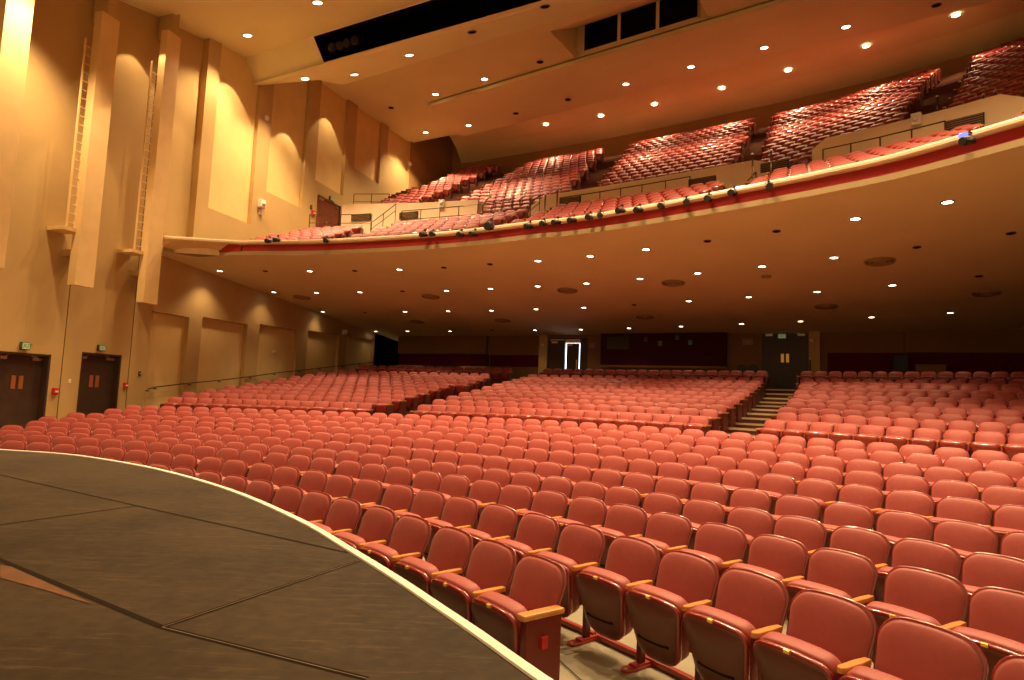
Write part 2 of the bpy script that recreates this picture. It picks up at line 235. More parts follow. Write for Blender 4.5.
M['rawwood'] = mat('raw_plywood', (0.14, 0.050, 0.010), 0.7, var=0.25, scale=9)
M['seamlight'] = mat('seam_worn_edge', (0.20, 0.14, 0.07), 0.7, var=0.4, scale=5)
M['seamdark'] = mat('seam_dark', (0.018, 0.011, 0.006), 0.9, spec=0.1)
M['lipwhite'] = mat('white_lip_tape', (0.94, 0.88, 0.74), 0.5, var=0.06, scale=8)
M['grille'] = mat('grille_bronze', (0.30, 0.16, 0.06), 0.5, metal=0.2)


def stage_material():
    m = mat('stage_masonite', (0.105, 0.068, 0.036), 0.7, spec=0.2)
    nt = m.node_tree
    b = nt.nodes['Principled BSDF']
    tc = nt.nodes.new('ShaderNodeTexCoord')
    n1 = nt.nodes.new('ShaderNodeTexNoise'); n1.inputs['Scale'].default_value = 0.9; n1.inputs['Detail'].default_value = 6
    n2 = nt.nodes.new('ShaderNodeTexNoise'); n2.inputs['Scale'].default_value = 14; n2.inputs['Detail'].default_value = 6
    mp = nt.nodes.new('ShaderNodeMapping'); mp.inputs['Scale'].default_value = (1.0, 9.0, 1.0); mp.inputs['Rotation'].default_value = (0, 0, 0.7)
    n3 = nt.nodes.new('ShaderNodeTexNoise'); n3.inputs['Scale'].default_value = 2.6; n3.inputs['Detail'].default_value = 8; n3.inputs['Roughness'].default_value = 0.75
    nt.links.new(tc.outputs['Object'], n1.inputs['Vector'])
    nt.links.new(tc.outputs['Object'], n2.inputs['Vector'])
    nt.links.new(tc.outputs['Object'], mp.inputs['Vector'])
    nt.links.new(mp.outputs[0], n3.inputs['Vector'])
    r = nt.nodes.new('ShaderNodeValToRGB')
    r.color_ramp.elements[0].position = 0.36; r.color_ramp.elements[0].color = (0.024, 0.0145, 0.0055, 1)
    r.color_ramp.elements[1].position = 0.64; r.color_ramp.elements[1].color = (0.058, 0.037, 0.016, 1)
    ad = nt.nodes.new('ShaderNodeMath'); ad.operation = 'MULTIPLY_ADD'
    ad.inputs[1].default_value = 0.4
    nt.links.new(n2.outputs['Fac'], ad.inputs[0])
    ml = nt.nodes.new('ShaderNodeMath'); ml.operation = 'MULTIPLY'; ml.inputs[1].default_value = 0.6
    nt.links.new(n1.outputs['Fac'], ml.inputs[0])
    nt.links.new(ml.outputs[0], ad.inputs[2])
    nt.links.new(ad.outputs[0], r.inputs[0])
    # chalky scuffs
    sr = nt.nodes.new('ShaderNodeMapRange'); sr.inputs[1].default_value = 0.54; sr.inputs[2].default_value = 0.70; sr.inputs[3].default_value = 0.0; sr.inputs[4].default_value = 0.6
    nt.links.new(n3.outputs['Fac'], sr.inputs[0])
    mx = nt.nodes.new('ShaderNodeMix'); mx.data_type = 'RGBA'
    nt.links.new(sr.outputs[0], mx.inputs[0])
    nt.links.new(r.outputs[0], mx.inputs[6])
    mx.inputs[7].default_value = (0.13, 0.088, 0.042, 1)
    nt.links.new(mx.outputs[2], b.inputs['Base Color'])
    return m


M['stage'] = stage_material()


# ---------------------------------------------------------------- mesh helpers
class MB:
    def __init__(s):
        s.v, s.f, s.m, s.sm = [], [], [], []

    def add(s, vs, fs, m=0, smooth=False, mx=None):
        o = len(s.v)
        for p in vs:
            p = Vector(p)
            s.v.append(tuple(mx @ p) if mx is not None else tuple(p))
        for f in fs:
            s.f.append(tuple(i + o for i in f)); s.m.append(m); s.sm.append(smooth)
        return s

    def box(s, lo, hi, m=0, mx=None, bev=0.0):
        x0, y0, z0 = lo; x1, y1, z1 = hi
        if bev <= 0:
            vs = [(x0, y0, z0), (x1, y0, z0), (x1, y1, z0), (x0, y1, z0), (x0, y0, z1), (x1, y0, z1), (x1, y1, z1), (x0, y1, z1)]
            fs = [(0, 3, 2, 1), (4, 5, 6, 7), (0, 1, 5, 4), (1, 2, 6, 5), (2, 3, 7, 6), (3, 0, 4, 7)]
            return s.add(vs, fs, m, False, mx)
        bm = bmesh.new()
        bmesh.ops.create_cube(bm, size=1.0)
        for v in bm.verts:
            v.co = Vector(((v.co.x + .5) * (x1 - x0) + x0, (v.co.y + .5) * (y1 - y0) + y0, (v.co.z + .5) * (z1 - z0) + z0))
        bmesh.ops.bevel(bm, geom=bm.edges[:], offset=bev, segments=2, profile=0.5, affect='EDGES')
        bm.verts.index_update()
        vs = [v.co.copy() for v in bm.verts]; fs = [tuple(v.index for v in f.verts) for f in bm.faces]
        bm.free()
        return s.add(vs, fs, m, False, mx)

    def quad(s, a, b, c_, d, m=0):
        return s.add([a, b, c_, d], [(0, 1, 2, 3)], m)

    def poly(s, pts, m=0):
        return s.add(pts, [tuple(range(len(pts)))], m)

    def tube(s, pts, r, seg=8, m=0, closed=False):
        pts = [Vector(p) for p in pts]
        n = len(pts); o = len(s.v)
        prev = None
        for i, p in enumerate(pts):
            t = (pts[min(i + 1, n - 1)] - pts[max(i - 1, 0)]).normalized()
            ref = Vector((0, 0, 1)) if abs(t.z) < 0.9 else Vector((1, 0, 0))
            a = t.cross(ref).normalized(); b = t.cross(a)
            for k in range(seg):
                an = 2 * math.pi * k / seg
                s.v.append(tuple(p + a * (r * math.cos(an)) + b * (r * math.sin(an))))
        for i in range(n - 1):
            for k in range(seg):
                k2 = (k + 1) % seg
                s.f.append((o + i * seg + k, o + i * seg + k2, o + (i + 1) * seg + k2, o + (i + 1) * seg + k)); s.m.append(m); s.sm.append(True)
        s.f.append(tuple(o + k for k in range(seg))); s.m.append(m); s.sm.append(False)
        s.f.append(tuple(o + (n - 1) * seg + k for k in reversed(range(seg)))); s.m.append(m); s.sm.append(False)
        return s

    def lathe(s, prof, seg=20, m=0, mx=None, cap=True):
        """prof = [(r, z)] about local Z"""
        vs, fs = [], []
        n = len(prof)
        for r, z in prof:
            for k in range(seg):
                a = 2 * math.pi * k / seg
                vs.append((r * math.cos(a), r * math.sin(a), z))
        for i in range(n - 1):
            for k in range(seg):
                k2 = (k + 1) % seg
                fs.append((i * seg + k, i * seg + k2, (i + 1) * seg + k2, (i + 1) * seg + k))
        s.add(vs, fs, m, True, mx)
        if cap:
            s.add([vs[k] for k in range(seg)], [tuple(range(seg))[::-1]], m, False, mx)
            s.add([vs[(n - 1) * seg + k] for k in range(seg)], [tuple(range(seg))], m, False, mx)
        return s

    def build(s, name, mats, parent=None, smooth=None):
        me = bpy.data.meshes.new(name)
        me.from_pydata(s.v, [], s.f)
        for k in (mats if isinstance(mats, (list, tuple)) else [mats]):
            me.materials.append(M[k])
        me.polygons.foreach_set('material_index', s.m)
        me.polygons.foreach_set('use_smooth', s.sm)
        me.update()
        o = bpy.data.objects.new(name, me)
        COL.objects.link(o)
        if parent is not None:
            o.parent = parent
        return o


def thing(name, label, cat, loc=(0, 0, 0), rz=0.0, group=None):
    o = bpy.data.objects.new(name, None)
    COL.objects.link(o)
    o.location = loc
    o.rotation_euler = (0, 0, rz)
    o.empty_display_size = 0.1
    tag(o, label, cat, group)
    return o


def tag(o, label, cat, group=None):
    o['label'] = label
    o['category'] = cat
    if group:
        o['group'] = group
    return o


def struct(o):
    o['kind'] = 'structure'
    return o


ORD = ['', 'first', 'second', 'third', 'fourth', 'fifth', 'sixth', 'seventh', 'eighth', 'ninth', 'tenth', 'eleventh', 'twelfth', 'thirteenth',
       'fourteenth', 'fifteenth', 'sixteenth', 'seventeenth', 'eighteenth', 'nineteenth', 'twentieth', 'twenty-first', 'twenty-second', 'twenty-third', 'twenty-fourth', 'twenty-fifth']


def rrect(w0, w1, h, r0, r1, arch=0.0, n=5):
    """rounded outline in (x, z): width w0 at the bottom, w1 at the top, corner radii r0 / r1, arched top"""
    pts = []
    cs = [(-w0 / 2, 0, r0, 180, 270), (w0 / 2, 0, r0, 270, 360), (w1 / 2, h, r1, 0, 90), (-w1 / 2, h, r1, 90, 180)]
    for x, z, r, a0, a1 in cs:
        cx_ = x + (r if x < 0 else -r); cz_ = z + (r if z == 0 else -r)
        for i in range(n + 1):
            a = R_(a0 + (a1 - a0) * i / n)
            pts.append((cx_ + r * math.cos(a), cz_ + r * math.sin(a)))
        if (x, z) == (w1 / 2, h) or (x, z) == (-w0 / 2, 0):
            nx = cs[(cs.index((x, z, r, a0, a1)) + 1) % 4]
            ex = nx[0] + (nx[2] if nx[0] < 0 else -nx[2]); ez = nx[1] if nx[1] == 0 else nx[1]
            sx = pts[-1][0]; sz = pts[-1][1]
            for i in range(1, 6):
                pts.append((sx + (ex - sx) * i / 6, sz))
    if arch:
        out = []
        for x, z in pts:
            k = max(0.0, min(1.0, (z / h - 0.4) / 0.6))
            out.append((x, z + arch * k * (1 - (2 * x / w1) ** 2)))
        pts = out
    return pts


def pillow(mb, outline, y0, y1, bulge0, bulge1, m=0, mx=None, edge=0.01, rings=(1.0, 0.97, 0.9, 0.75, 0.5, 0.25)):
    """closed padded slab between y0 (front, towards the stage) and y1, with the faces bulging by bulge0 / bulge1"""
    cxm = sum(p[0] for p in outline) / len(outline); czm = sum(p[1] for p in outline) / len(outline)
    N = len(outline)
    vs, fs = [], []
    layers = []
    for side, y, bl in ((0, y0, bulge0), (1, y1, bulge1)):
        sgn = -1 if side == 0 else 1
        ly = []
        for k, sc in enumerate(rings):
            off = bl * (1 - sc ** 3) - (edge if k == 0 else edge * 0.25 if k == 1 else 0)
            ids = []
            for x, z in outline:
                ids.append(len(vs)); vs.append((cxm + (x - cxm) * sc, y + sgn * off, czm + (z - czm) * sc))
            ly.append(ids)
        c_ = len(vs); vs.append((cxm, y + sgn * bl, czm))
        layers.append((ly, c_))
    for side, (ly, c_) in enumerate(layers):
        for a, b in zip(ly[:-1], ly[1:]):
            for i in range(N):
                j = (i + 1) % N
                f = (a[i], a[j], b[j], b[i])
                fs.append(f if side == 0 else f[::-1])
        for i in range(N):
            j = (i + 1) % N
            f = (ly[-1][i], ly[-1][j], c_)
            fs.append(f if side == 0 else f[::-1])
    a, b = layers[0][0][0], layers[1][0][0]
    for i in range(N):
        j = (i + 1) % N
        fs.append((a[j], a[i], b[i], b[j]))
    mb.add(vs, fs, m, True, mx)


# ================================================================ SETTING
# ---- floor of the main level
def seat_R(k):
    return D['rowR'][k - 1] - 0.28


def tilt(R, deg):
    """the rake falls a little towards the left wall"""
    f = min(1.0, max(0.0, (R - seat_R(3)) / (seat_R(7) - seat_R(3))))
    return -0.0055 * max(0.0, 30 - deg) * f


PROF = [(0.0, 0.0), (seat_R(4), 0.0)]
for k in range(4, 11):
    PROF.append((seat_R(k), D['zrow'][k - 1]))
PROF += [(seat_R(10) + 1.0, 0.60), (D['rear'][0][0] - 0.85, 0.62)]
NFRONT = len(PROF)
for R, z in D['rear']:
    PROF += [(R - 0.85, z), (R + 0.2, z)]
PROF[-1] = (46.5, D['rear'][-1][1])


def floor_z(R):
    for (r0, z0), (r1, z1) in zip(PROF[:-1], PROF[1:]):
        if r0 <= R <= r1 and r1 > r0:
            return z0 + (z1 - z0) * (R - r0) / (r1 - r0)
    return PROF[-1][1]


mb = MB()
A0, A1, NA = -26, 82, 72
for i, (R, z) in enumerate(PROF):
    for k in range(NA + 1):
        dg_ = A0 + (A1 - A0) * k / NA
        mb.v.append(tuple(polar(max(R, 9.0), dg_, z + tilt(R, dg_))))
for i in range(len(PROF) - 1):
    for k in range(NA):
        a = i * (NA + 1) + k
        mb.f.append((a, a + 1, a + NA + 2, a + NA + 1)); mb.m.append(0 if i < 3 else 1 if i < NFRONT else 2); mb.sm.append(False)
M['floor_rake'] = mat('rake_concrete', (0.30, 0.19, 0.10), 0.85, spec=0.2, var=0.15, scale=2)
struct(mb.build('floor', ['concrete', 'floor_rake', 'carpet']))


# ---- aisle steps of the rear block: pale nosing on every riser
def lerp(a, b, t):
    return a + (b - a) * t


AISLE_R = ((38.4, 35.5), (41.2, 37.2))       # (front deg, back deg) of its two edges
AISLE_L = ((15.4, 17.3), (17.8, 19.3))
for name, (e0, e1) in (('stairs_right_aisle', AISLE_R), ('stairs_left_aisle', AISLE_L)):
    mb = MB()
    for k, (R, z) in enumerate(D['rear']):
        t = k / 12
        p0, p1 = lerp(*e0, t), lerp(*e1, t)
        zl = D['rear'][k - 1][1] if k else 0.62
        n = 4
        for j in range(n):
            a, b = lerp(p0, p1, j / n), lerp(p0, p1, (j + 1) / n)
            q = [polar(R - 0.88, a), polar(R - 0.88, b), polar(R - 0.60, b), polar(R - 0.60, a)]
            ta, tb = tilt(R, a), tilt(R, b)
            hs = [ta, tb, tb, ta]
            lo = [Vector((v.x, v.y, zl + h)) for v, h in zip(q, hs)]
            mid = [Vector((v.x, v.y, z - 0.05 + h)) for v, h in zip(q, hs)]
            hi = [Vector((v.x, v.y, z + 0.012 + h)) for v, h in zip(q, hs)]
            mb.quad(lo[0], lo[1], mid[1], mid[0], 0)
            mb.quad(mid[0], mid[1], hi[1], hi[0], 1)
            mb.quad(hi[0], hi[1], hi[2], hi[3], 0)
    struct(mb.build(name, ['carpet', 'nosing']))

# ---- stage: floor, white edge, front face
ZS = D['zs']


def catmull(pts, n=6):
    pts = [Vector(p) for p in pts]
    out = []
    for i in range(len(pts) - 1):
        p0, p1, p2, p3 = pts[max(i - 1, 0)], pts[i], pts[i + 1], pts[min(i + 2, len(pts) - 1)]
        for k in range(n):
            t = k / n
            out.append(0.5 * ((2 * p1) + (p2 - p0) * t + (2 * p0 - 5 * p1 + 4 * p2 - p3) * t * t + (3 * p1 - p0 - 3 * p2 + p3) * t ** 3))
    out.append(pts[-1])
    return out


lip = D['lip']
left_ext = [polar(14.0, a) for a in (-20, -8, 6, 13)]
lip_pts = [(p.x, p.y, ZS) for p in left_ext] + [(x, y, ZS) for x, y in lip] + [(p.x, p.y, ZS) for p in (polar(13.85, 63.5), polar(13.95, 70), polar(14.1, 78))]
LIP = catmull(lip_pts, 5)
mb = MB()
back = [Vector((3.5, -3.0, ZS)), Vector((-18, -8.0, ZS)), Vector((-21, 6.0, ZS))]
ctr = Vector((-8.0, 0.0, ZS))
ring = LIP + back
for i in range(len(ring)):
    a, b = ring[i], ring[(i + 1) % len(ring)]
    mb.add([ctr, b, a], [(0, 1, 2)], 0)
for a, b in zip(LIP[:-1], LIP[1:]):
    mb.quad(a, b, Vector((b.x, b.y, 0)), Vector((a.x, a.y, 0)), 1)


def strip(mb, pts, w, z, m):
    pts = [Vector((x, y, z)) for x, y in pts]
    for a, b in zip(pts[:-1], pts[1:]):
        t = (b - a).normalized(); n = Vector((-t.y, t.x, 0)) * w / 2
        mb.quad(a + n, a - n, b - n, b + n, m)


for i, sm in enumerate(D['seams']):
    ext = [list(p) for p in sm]
    d0 = Vector(ext[0]) - Vector(ext[1])
    if i != 3:
        ext[0] = list(Vector(ext[0]) + d0.normalized() * 3.0)
    strip(mb, ext, 0.026 if i < 2 else 0.032, ZS + 0.0015, 2)
strip(mb, [D['seams'][3][0], D['seams'][3][1]], 0.004, ZS + 0.0022, 4)
sm = D['seams'][2]
strip(mb, [sm[2], sm[3]], 0.004, ZS + 0.0022, 4)
mb.poly([(x, y, ZS + 0.003) for x, y in D['stain']][::-1], 3)
struct(mb.build('floor_stage', ['stage', 'darkmetal', 'seamdark', 'rawwood', 'seamlight']))

mb = MB()


def sweep(mb, path, prof, m, normal_to=None, smooth=False):
    """prof = [(out, dz)]; out is towards the hall's centre"""
    rows = []
    for i, p in enumerate(path):
        t = (path[min(i + 1, len(path) - 1)] - path[max(i - 1, 0)])
        t.z = 0
        t.normalize()
        n = Vector((t.y, -t.x, 0))
        rows.append([p + n * o + Vector((0, 0, dz)) for o, dz in prof])
    for a, b in zip(rows[:-1], rows[1:]):
        for k in range(len(prof) - 1):
            mb.add([a[k], a[k + 1], b[k + 1], b[k]], [(0, 1, 2, 3)], m, smooth)


sweep(mb, LIP, [(0.040, 0.002), (0.037, 0.012), (-0.012, 0.012), (-0.015, 0.0), (-0.015, -0.05)], 0)
struct(mb.build('trim_1', 'lipwhite'))

# ---- left wall with its recessed bays
rects = []
for i, (a, b) in enumerate(D['wl']['lower']):
    rects.append((a[0], b[0], -1.0, (a[1] + b[1]) / 2, 0.20))
for i, (a, b) in enumerate(D['wl']['upper']):
    rects.append((a[0], b[0], (a[1] + b[1]) / 2, 26.0, 0.20))
rects.append((-1.25, 1.0, 7.6, 26.0, 0.32))
rects.append((-3.37, -1.81, -1.0, 2.92, 0.32))
rects.append((-6.02, -4.42, -1.0, 2.74, 0.32))
TEND = 20.12
ts = sorted({-22.0, TEND} | {r[0] for r in rects} | {r[1] for r in rects} | {-3.25})
zsq = sorted({-1.0, 26.0} | {r[2] for r in rects} | {r[3] for r in rects})
mb = MB()


def depth_at(t, z):
    for r in rects:
        if r[0] < t < r[1] and r[2] < z < r[3]:
            return r[4]
    return 0.0


cells = {}
for i in range(len(ts) - 1):
    for j in range(len(zsq) - 1):
        cells[i, j] = depth_at((ts[i] + ts[i + 1]) / 2, (zsq[j] + zsq[j + 1]) / 2)
for (i, j), d in cells.items():
    t0, t1, z0, z1 = ts[i], ts[i + 1], zsq[j], zsq[j + 1]
    mb.quad(wl(t0, z0, -d), wl(t1, z0, -d), wl(t1, z1, -d), wl(t0, z1, -d), 1 if d > 0 and d != 0.32 else 0)
    r = cells.get((i + 1, j))
    if r is not None and r != d:
        mb.quad(wl(t1, z0, -d), wl(t1, z0, -r), wl(t1, z1, -r), wl(t1, z1, -d), 0)
    u_ = cells.get((i, j + 1))
    if u_ is not None and u_ != d:
        mb.quad(wl(t0, z1, -d), wl(t1, z1, -d), wl(t1, z1, -u_), wl(t0, z1, -u_), 0)
wall_end = wl(TEND, 0)
struct(mb.build('wall_left', ['wall', 'wall_panel']))
mb = MB()
for t in (-4.03, -1.47):
    mb.box((t - 0.012, -0.004, 0.2), (t + 0.012, 0.02, 14.0), 0, Matrix.Translation(wl(0, 0, 0)) @ Matrix.Rotation(WALL_ROT, 4, 'Z'))
struct(mb.build('trim_2', 'bronze'))

# right wall and the wall beside the stage, mirrored: outside the picture, they close the hall
mb = MB()
mb.quad(uw(8, 17.5, -1), uw(52, 24, -1), uw(52, 24, 24), uw(8, 17.5, 24))
struct(mb.build('wall_right', 'wall'))


# ---- ceilings
def ceil_quad(mb, pts, m=0):
    mb.poly(pts, m)


W0, W1 = -24.0, 34.0


def pz(n, u):
    z0, u0, s = PL[n]
    return z0 + s * (u - u0)


mb = MB()
ed = 0.0
# front panel, short step, second panel
mb.quad(uw(10, W0, pz('F0', 10)), uw(10, W1, pz('F0', 10)), uw(23.74, W1, pz('F0', 23.74)), uw(23.74, W0, pz('F0', 23.74)))
mb.quad(uw(23.74, W0, pz('F0', 23.74)), uw(23.74, W1, pz('F0', 23.74)), uw(23.75, W1, pz('F0', 23.74) + 0.8), uw(23.75, W0, pz('F0', 23.74) + 0.8))
struct(mb.build('ceiling_front', 'ceiling'))

mb = MB()
mb.quad(uw(23.3, W0, pz('F1', 23.3)), uw(23.3, W1, pz('F1', 23.3)), uw(28.35, W1, 17.25), uw(28.35, W0, 17.25))
# inclined face with the lighting slot
sq = D['slotq']
wa = to_uw(sq[0][0], sq[0][1])[1]
ub0, zb0, ub1, zb1 = 28.30, 17.25, 29.14, 16.27
mb.quad(uw(ub0, W0, zb0), uw(ub0, wa, zb0), uw(ub1, wa, zb1), uw(ub1, W0, zb1))
tt0, tt1 = 0.03, 0.86
za0 = lerp(zb0, zb1, tt0); ua0 = lerp(ub0, ub1, tt0); za1 = lerp(zb0, zb1, tt1); ua1 = lerp(ub0, ub1, tt1)
mb.quad(uw(ub0, wa, zb0), uw(ub0, W1, zb0), uw(ua0, W1, za0), uw(ua0, wa, za0))
mb.quad(uw(ua1, wa, za1), uw(ua1, W1, za1), uw(ub1, W1, zb1), uw(ub1, wa, zb1))
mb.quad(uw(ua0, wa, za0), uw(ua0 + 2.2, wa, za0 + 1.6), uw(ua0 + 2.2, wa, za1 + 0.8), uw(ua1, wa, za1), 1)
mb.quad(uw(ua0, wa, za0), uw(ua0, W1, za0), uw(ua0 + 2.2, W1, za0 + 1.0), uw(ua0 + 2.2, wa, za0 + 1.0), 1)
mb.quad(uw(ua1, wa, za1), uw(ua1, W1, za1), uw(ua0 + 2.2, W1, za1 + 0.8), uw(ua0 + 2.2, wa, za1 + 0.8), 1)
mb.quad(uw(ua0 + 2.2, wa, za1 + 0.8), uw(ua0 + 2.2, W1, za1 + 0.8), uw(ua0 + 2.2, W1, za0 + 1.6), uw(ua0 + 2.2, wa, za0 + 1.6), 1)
# lower cloud in front of the fold
f2 = [Vector(p) for p in D['F2']]
fd = (f2[3] - f2[2]).normalized()
far_r = f2[2] + fd * 40
nr = uw(ub1, W1, zb1)
mb.poly([uw(ub1, W0, zb1), nr, Vector((far_r.x, far_r.y, zplane('F2', far_r.x, far_r.y))), f2[2], f2[1], f2[0] + Vector((-1, .3, 0))])
for a, b in ((f2[1], f2[2]), (f2[2], far_r)):
    mb.quad(a, b, b + Vector((0, 0, 2.6)), a + Vector((0, 0, 2.6)))
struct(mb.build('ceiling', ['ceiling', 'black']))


# main upper panel with the three-light recess cut into it, then the rear cloud
mb = MB()
F4 = [Vector(p) for p in D['F4']]
g = (F4[2] - F4[0]).normalized()              # front edge direction of the rear cloud, left to right
gl = F4[0] - g * 14; gr = F4[0] + g * 60


def f3(p):
    return Vector((p.x, p.y, zplane('F3', p.x, p.y)))


depthv = Vector((AX, AY, 0))
rc = D['recess']
rl_f, rl_b, rr_f, rr_b = [uw(*q) for q in rc]
# project the recess corners on the step line
def on_step(p):
    t = (p - F4[0]).dot(Vector((g.x, g.y, 0)).normalized())
    return F4[0] + g * t


sl, sr = on_step(rl_b), on_step(rr_b)
fl, fr = sl - depthv * 3.2, sr - depthv * 3.2
front_l, front_r = uw(30.2, W0, 0), uw(30.2, W1, 0)
far_l = gl + depthv * 16
row_front = [front_l, uw(30.2, -6, 0), uw(30.2, 6, 0), front_r]
gll, grr = gl - depthv * 3.2, gr - depthv * 3.2
mb.poly([f3(p) for p in (front_l, front_r, grr, fr, fl, gll)])
mb.poly([f3(p) for p in (gll, fl, sl, gl)])
mb.poly([f3(p) for p in (fr, grr, gr, sr)])
# left part running back beside the rear cloud
mb.poly([f3(p) for p in (gl, F4[0] + g * 0.4, F4[3] + g * 0.6, uw(45.2, W0, 0))])
# recess: side cheeks, sloping lid, black lights
H = 1.65
tl, tr_ = f3(sl) + Vector((0, 0, H)), f3(sr) + Vector((0, 0, H))
mb.poly([f3(fl), f3(sl), tl]); mb.poly([f3(fr), tr_, f3(sr)])
mb.quad(f3(fl), f3(fr), tr_, tl)
b0, b1 = f3(sl), f3(sr)
for k in range(3):
    x0 = 0.07 + k * 0.295; x1 = x0 + 0.27
    p = lambda x, y: b0.lerp(b1, x).lerp(tl.lerp(tr_, x), y)
    mb.quad(p(x0, .16), p(x1, .16), p(x1, .985), p(x0, .985), 1)
    mb.quad(p(x1, .0), p(x1 + .025, .0), p(x1 + .025, 1), p(x1, 1), 0)
mb.quad(p(0, 0), p(.07, 0), p(.07, 1), p(0, 1), 0)
mb.quad(p(.93, 0), p(1, 0), p(1, 1), p(.93, 1), 0)
mb.quad(p(.07, 0), p(.93, 0), p(.93, .16), p(.07, .16), 0)
struct(mb.build('ceiling_upper', ['ceiling', 'black']))

mb = MB()
e = -0.0
far_dir = (F4[5] - F4[3]).normalized()
c0, c1 = F4[0], gr
d0 = F4[3]; d1 = F4[3] + far_dir * 62
dz = Vector((0, 0, 0.0))
for a in (c0, c1, d0, d1):
    a.z = zplane('F4', a.x, a.y)
mb.poly([c0, c1, d1, d0])
lift = Vector((0, 0, 0.22))
mb.quad(c0, c1, c1 + lift, c0 + lift)
mb.quad(c0, d0, d0 + Vector((0, 0, .45)), c0 + lift)
mb.quad(d0, d1, d1 + Vector((0, 0, 1.2)), d0 + Vector((0, 0, 1.2)))
struct(mb.build('ceiling_cloud', 'ceiling'))


# ---- balcony curves
def edge_e(phi):
    return 0.0015 * max(0.0, 36 - phi) ** 2


def Rof(phi, rho):
    return 26.4 + rho + edge_e(phi) * (1 + 0.115 * rho)


def utilt(phi, f):
    """the upper rows climb a little towards the left wall"""
    return lerp(0.115, 0.035, f) * max(0.0, 14 - phi) + min(0.75, 0.055 * max(0.0, phi - 35.5))


def btilt(phi):
    return 0.010 * max(0.0, phi - 36)


def bal(phi, rho, z):
    return polar(Rof(phi, rho), phi, z)


def ring_strip(mb, r0, z0, r1, z1, p0, p1, m=0, n=40, smooth=False):
    for k in range(n):
        a, b = lerp(p0, p1, k / n), lerp(p0, p1, (k + 1) / n)
        mb.add([bal(a, r0, z0), bal(b, r0, z0), bal(b, r1, z1), bal(a, r1, z1)], [(0, 1, 2, 3)], m, smooth)


# rear soffit of the upper hall: glowing cove, band, back wall
mb = MB()
ring_strip(mb, 11.5, 20.5, 20.5, 20.45, 7.9, 72)
ring_strip(mb, 20.5, 20.45, 22.3, 20.0, 7.9, 72)
mb.poly([bal(7.9, 11.5, 20.5), bal(7.9, 20.5, 20.45), bal(7.9, 22.3, 20.0), bal(7.9, 22.3, 24), bal(7.9, 11.5, 24)])
struct(mb.build('ceiling_rear', 'ceiling'))
mb = MB()
ring_strip(mb, 22.31, 14.0, 22.31, 22.0, 7.0, 72)
q = bal(7.0, 22.31, 14)
mb.quad(wl(TEND, 10), Vector((q.x, q.y, 10)), Vector((q.x, q.y, 25)), wl(TEND, 25))
M['backwall_up'] = mat('upper_back_wall_paint', (0.36, 0.19, 0.07), 0.85, spec=0.2, var=0.05, scale=0.7)
struct(mb.build('wall_back_upper', 'backwall_up'))
# closing lid above the ceiling panels
mb = MB()
mb.quad(uw(8, -30, 25.2), uw(70, -30, 25.2), uw(70, 40, 25.2), uw(8, 40, 25.2))
struct(mb.build('roof', 'black'))

# ---- balcony slab: soffit
UB = D['ub']
edge = [Vector(p) for p in D['edge']]
for a in (56, 60, 66, 72):
    p_ = polar(26.4, a)
    edge.append(Vector((p_.x, p_.y, zplane('under', p_.x, p_.y))))
EDGE = catmull(edge, 5)
EDGE_L = [wl(-0.45, 0, 0.0)]
EDGE_L[0].z = zplane('under', EDGE_L[0].x, EDGE_L[0].y)
EDGE_FULL = EDGE_L + EDGE
mb = MB()
rows = []
for i, p in enumerate(EDGE_FULL):
    f_ = i / (len(EDGE_FULL) - 1)
    w_ = lerp(-21.5, 30, f_)
    b_ = uw(44.5, w_)
    b_.z = zplane('under', b_.x, b_.y)
    rows.append([p.lerp(b_, k / 6) for k in range(7)])
for r in rows:
    for v in r:
        v.z = zplane('under', v.x, v.y)
for a, b in zip(rows[:-1], rows[1:]):
    for k in range(6):
        mb.add([a[k], b[k], b[k + 1], a[k + 1]], [(0, 1, 2, 3)], 0)
struct(mb.build('ceiling_balcony', 'ceiling_b'))

mb = MB()
sweep(mb, EDGE[20:], [(-0.3, 0.0), (0.0, 0.0), (0.0, 0.14), (-0.06, 0.14)], 0)
LE = EDGE_FULL[:22]
for a, b in zip(LE[:-1], LE[1:]):
    u_ = Vector((0, 0, .14))
    mb.quad(a, b, b + u_, a + u_)
struct(mb.build('trim_3', 'beige_trim'))
mb = MB()
RB = EDGE[20:]
sweep(mb, RB, [(-0.06, 0.13), (-0.06, 0.42)], 0)
CAP = [EDGE_FULL[0].copy()] + [EDGE[0].lerp(EDGE[20], k / 12) for k in range(12)] + EDGE[20:]
for p_ in CAP:
    p_.z = zplane('under', p_.x, p_.y)
LBt = [EDGE[0].lerp(EDGE[20], k / 20) for k in range(21)]
for k in range(20):
    a, b = EDGE[k], EDGE[k + 1]
    c_, d_ = LBt[k + 1], LBt[k]
    mb.quad(a + Vector((0, 0, .13)), b + Vector((0, 0, .13)), c_ + Vector((0, 0, .42)), d_ + Vector((0, 0, .42)), 0 if k >= 17 else 1)
struct(mb.build('trim_4', ['red_band', 'fin']))
mb = MB()
sweep(mb, CAP, [(-0.06, 0.40), (0.05, 0.40), (0.09, 0.44), (0.09, 0.50), (0.06, 0.545), (0.0, 0.56), (-0.32, 0.56), (-0.36, 0.40), (-0.36, 0.0)], 0)
struct(mb.build('trim_5', 'cap'))

# balcony decks under the seats
mb = MB()
BR = D['brow']; UR = D['urow']
P0b, P1b = -1.0, 62


def deck(r0, z0, r1, z1):
    for k in range(42):
        a, b = lerp(P0b, P1b, k / 42), lerp(P0b, P1b, (k + 1) / 42)
        mb.quad(bal(a, r0, z0 + btilt(a)), bal(b, r0, z0 + btilt(b)), bal(b, r1, z1 + btilt(b)), bal(a, r1, z1 + btilt(a)))


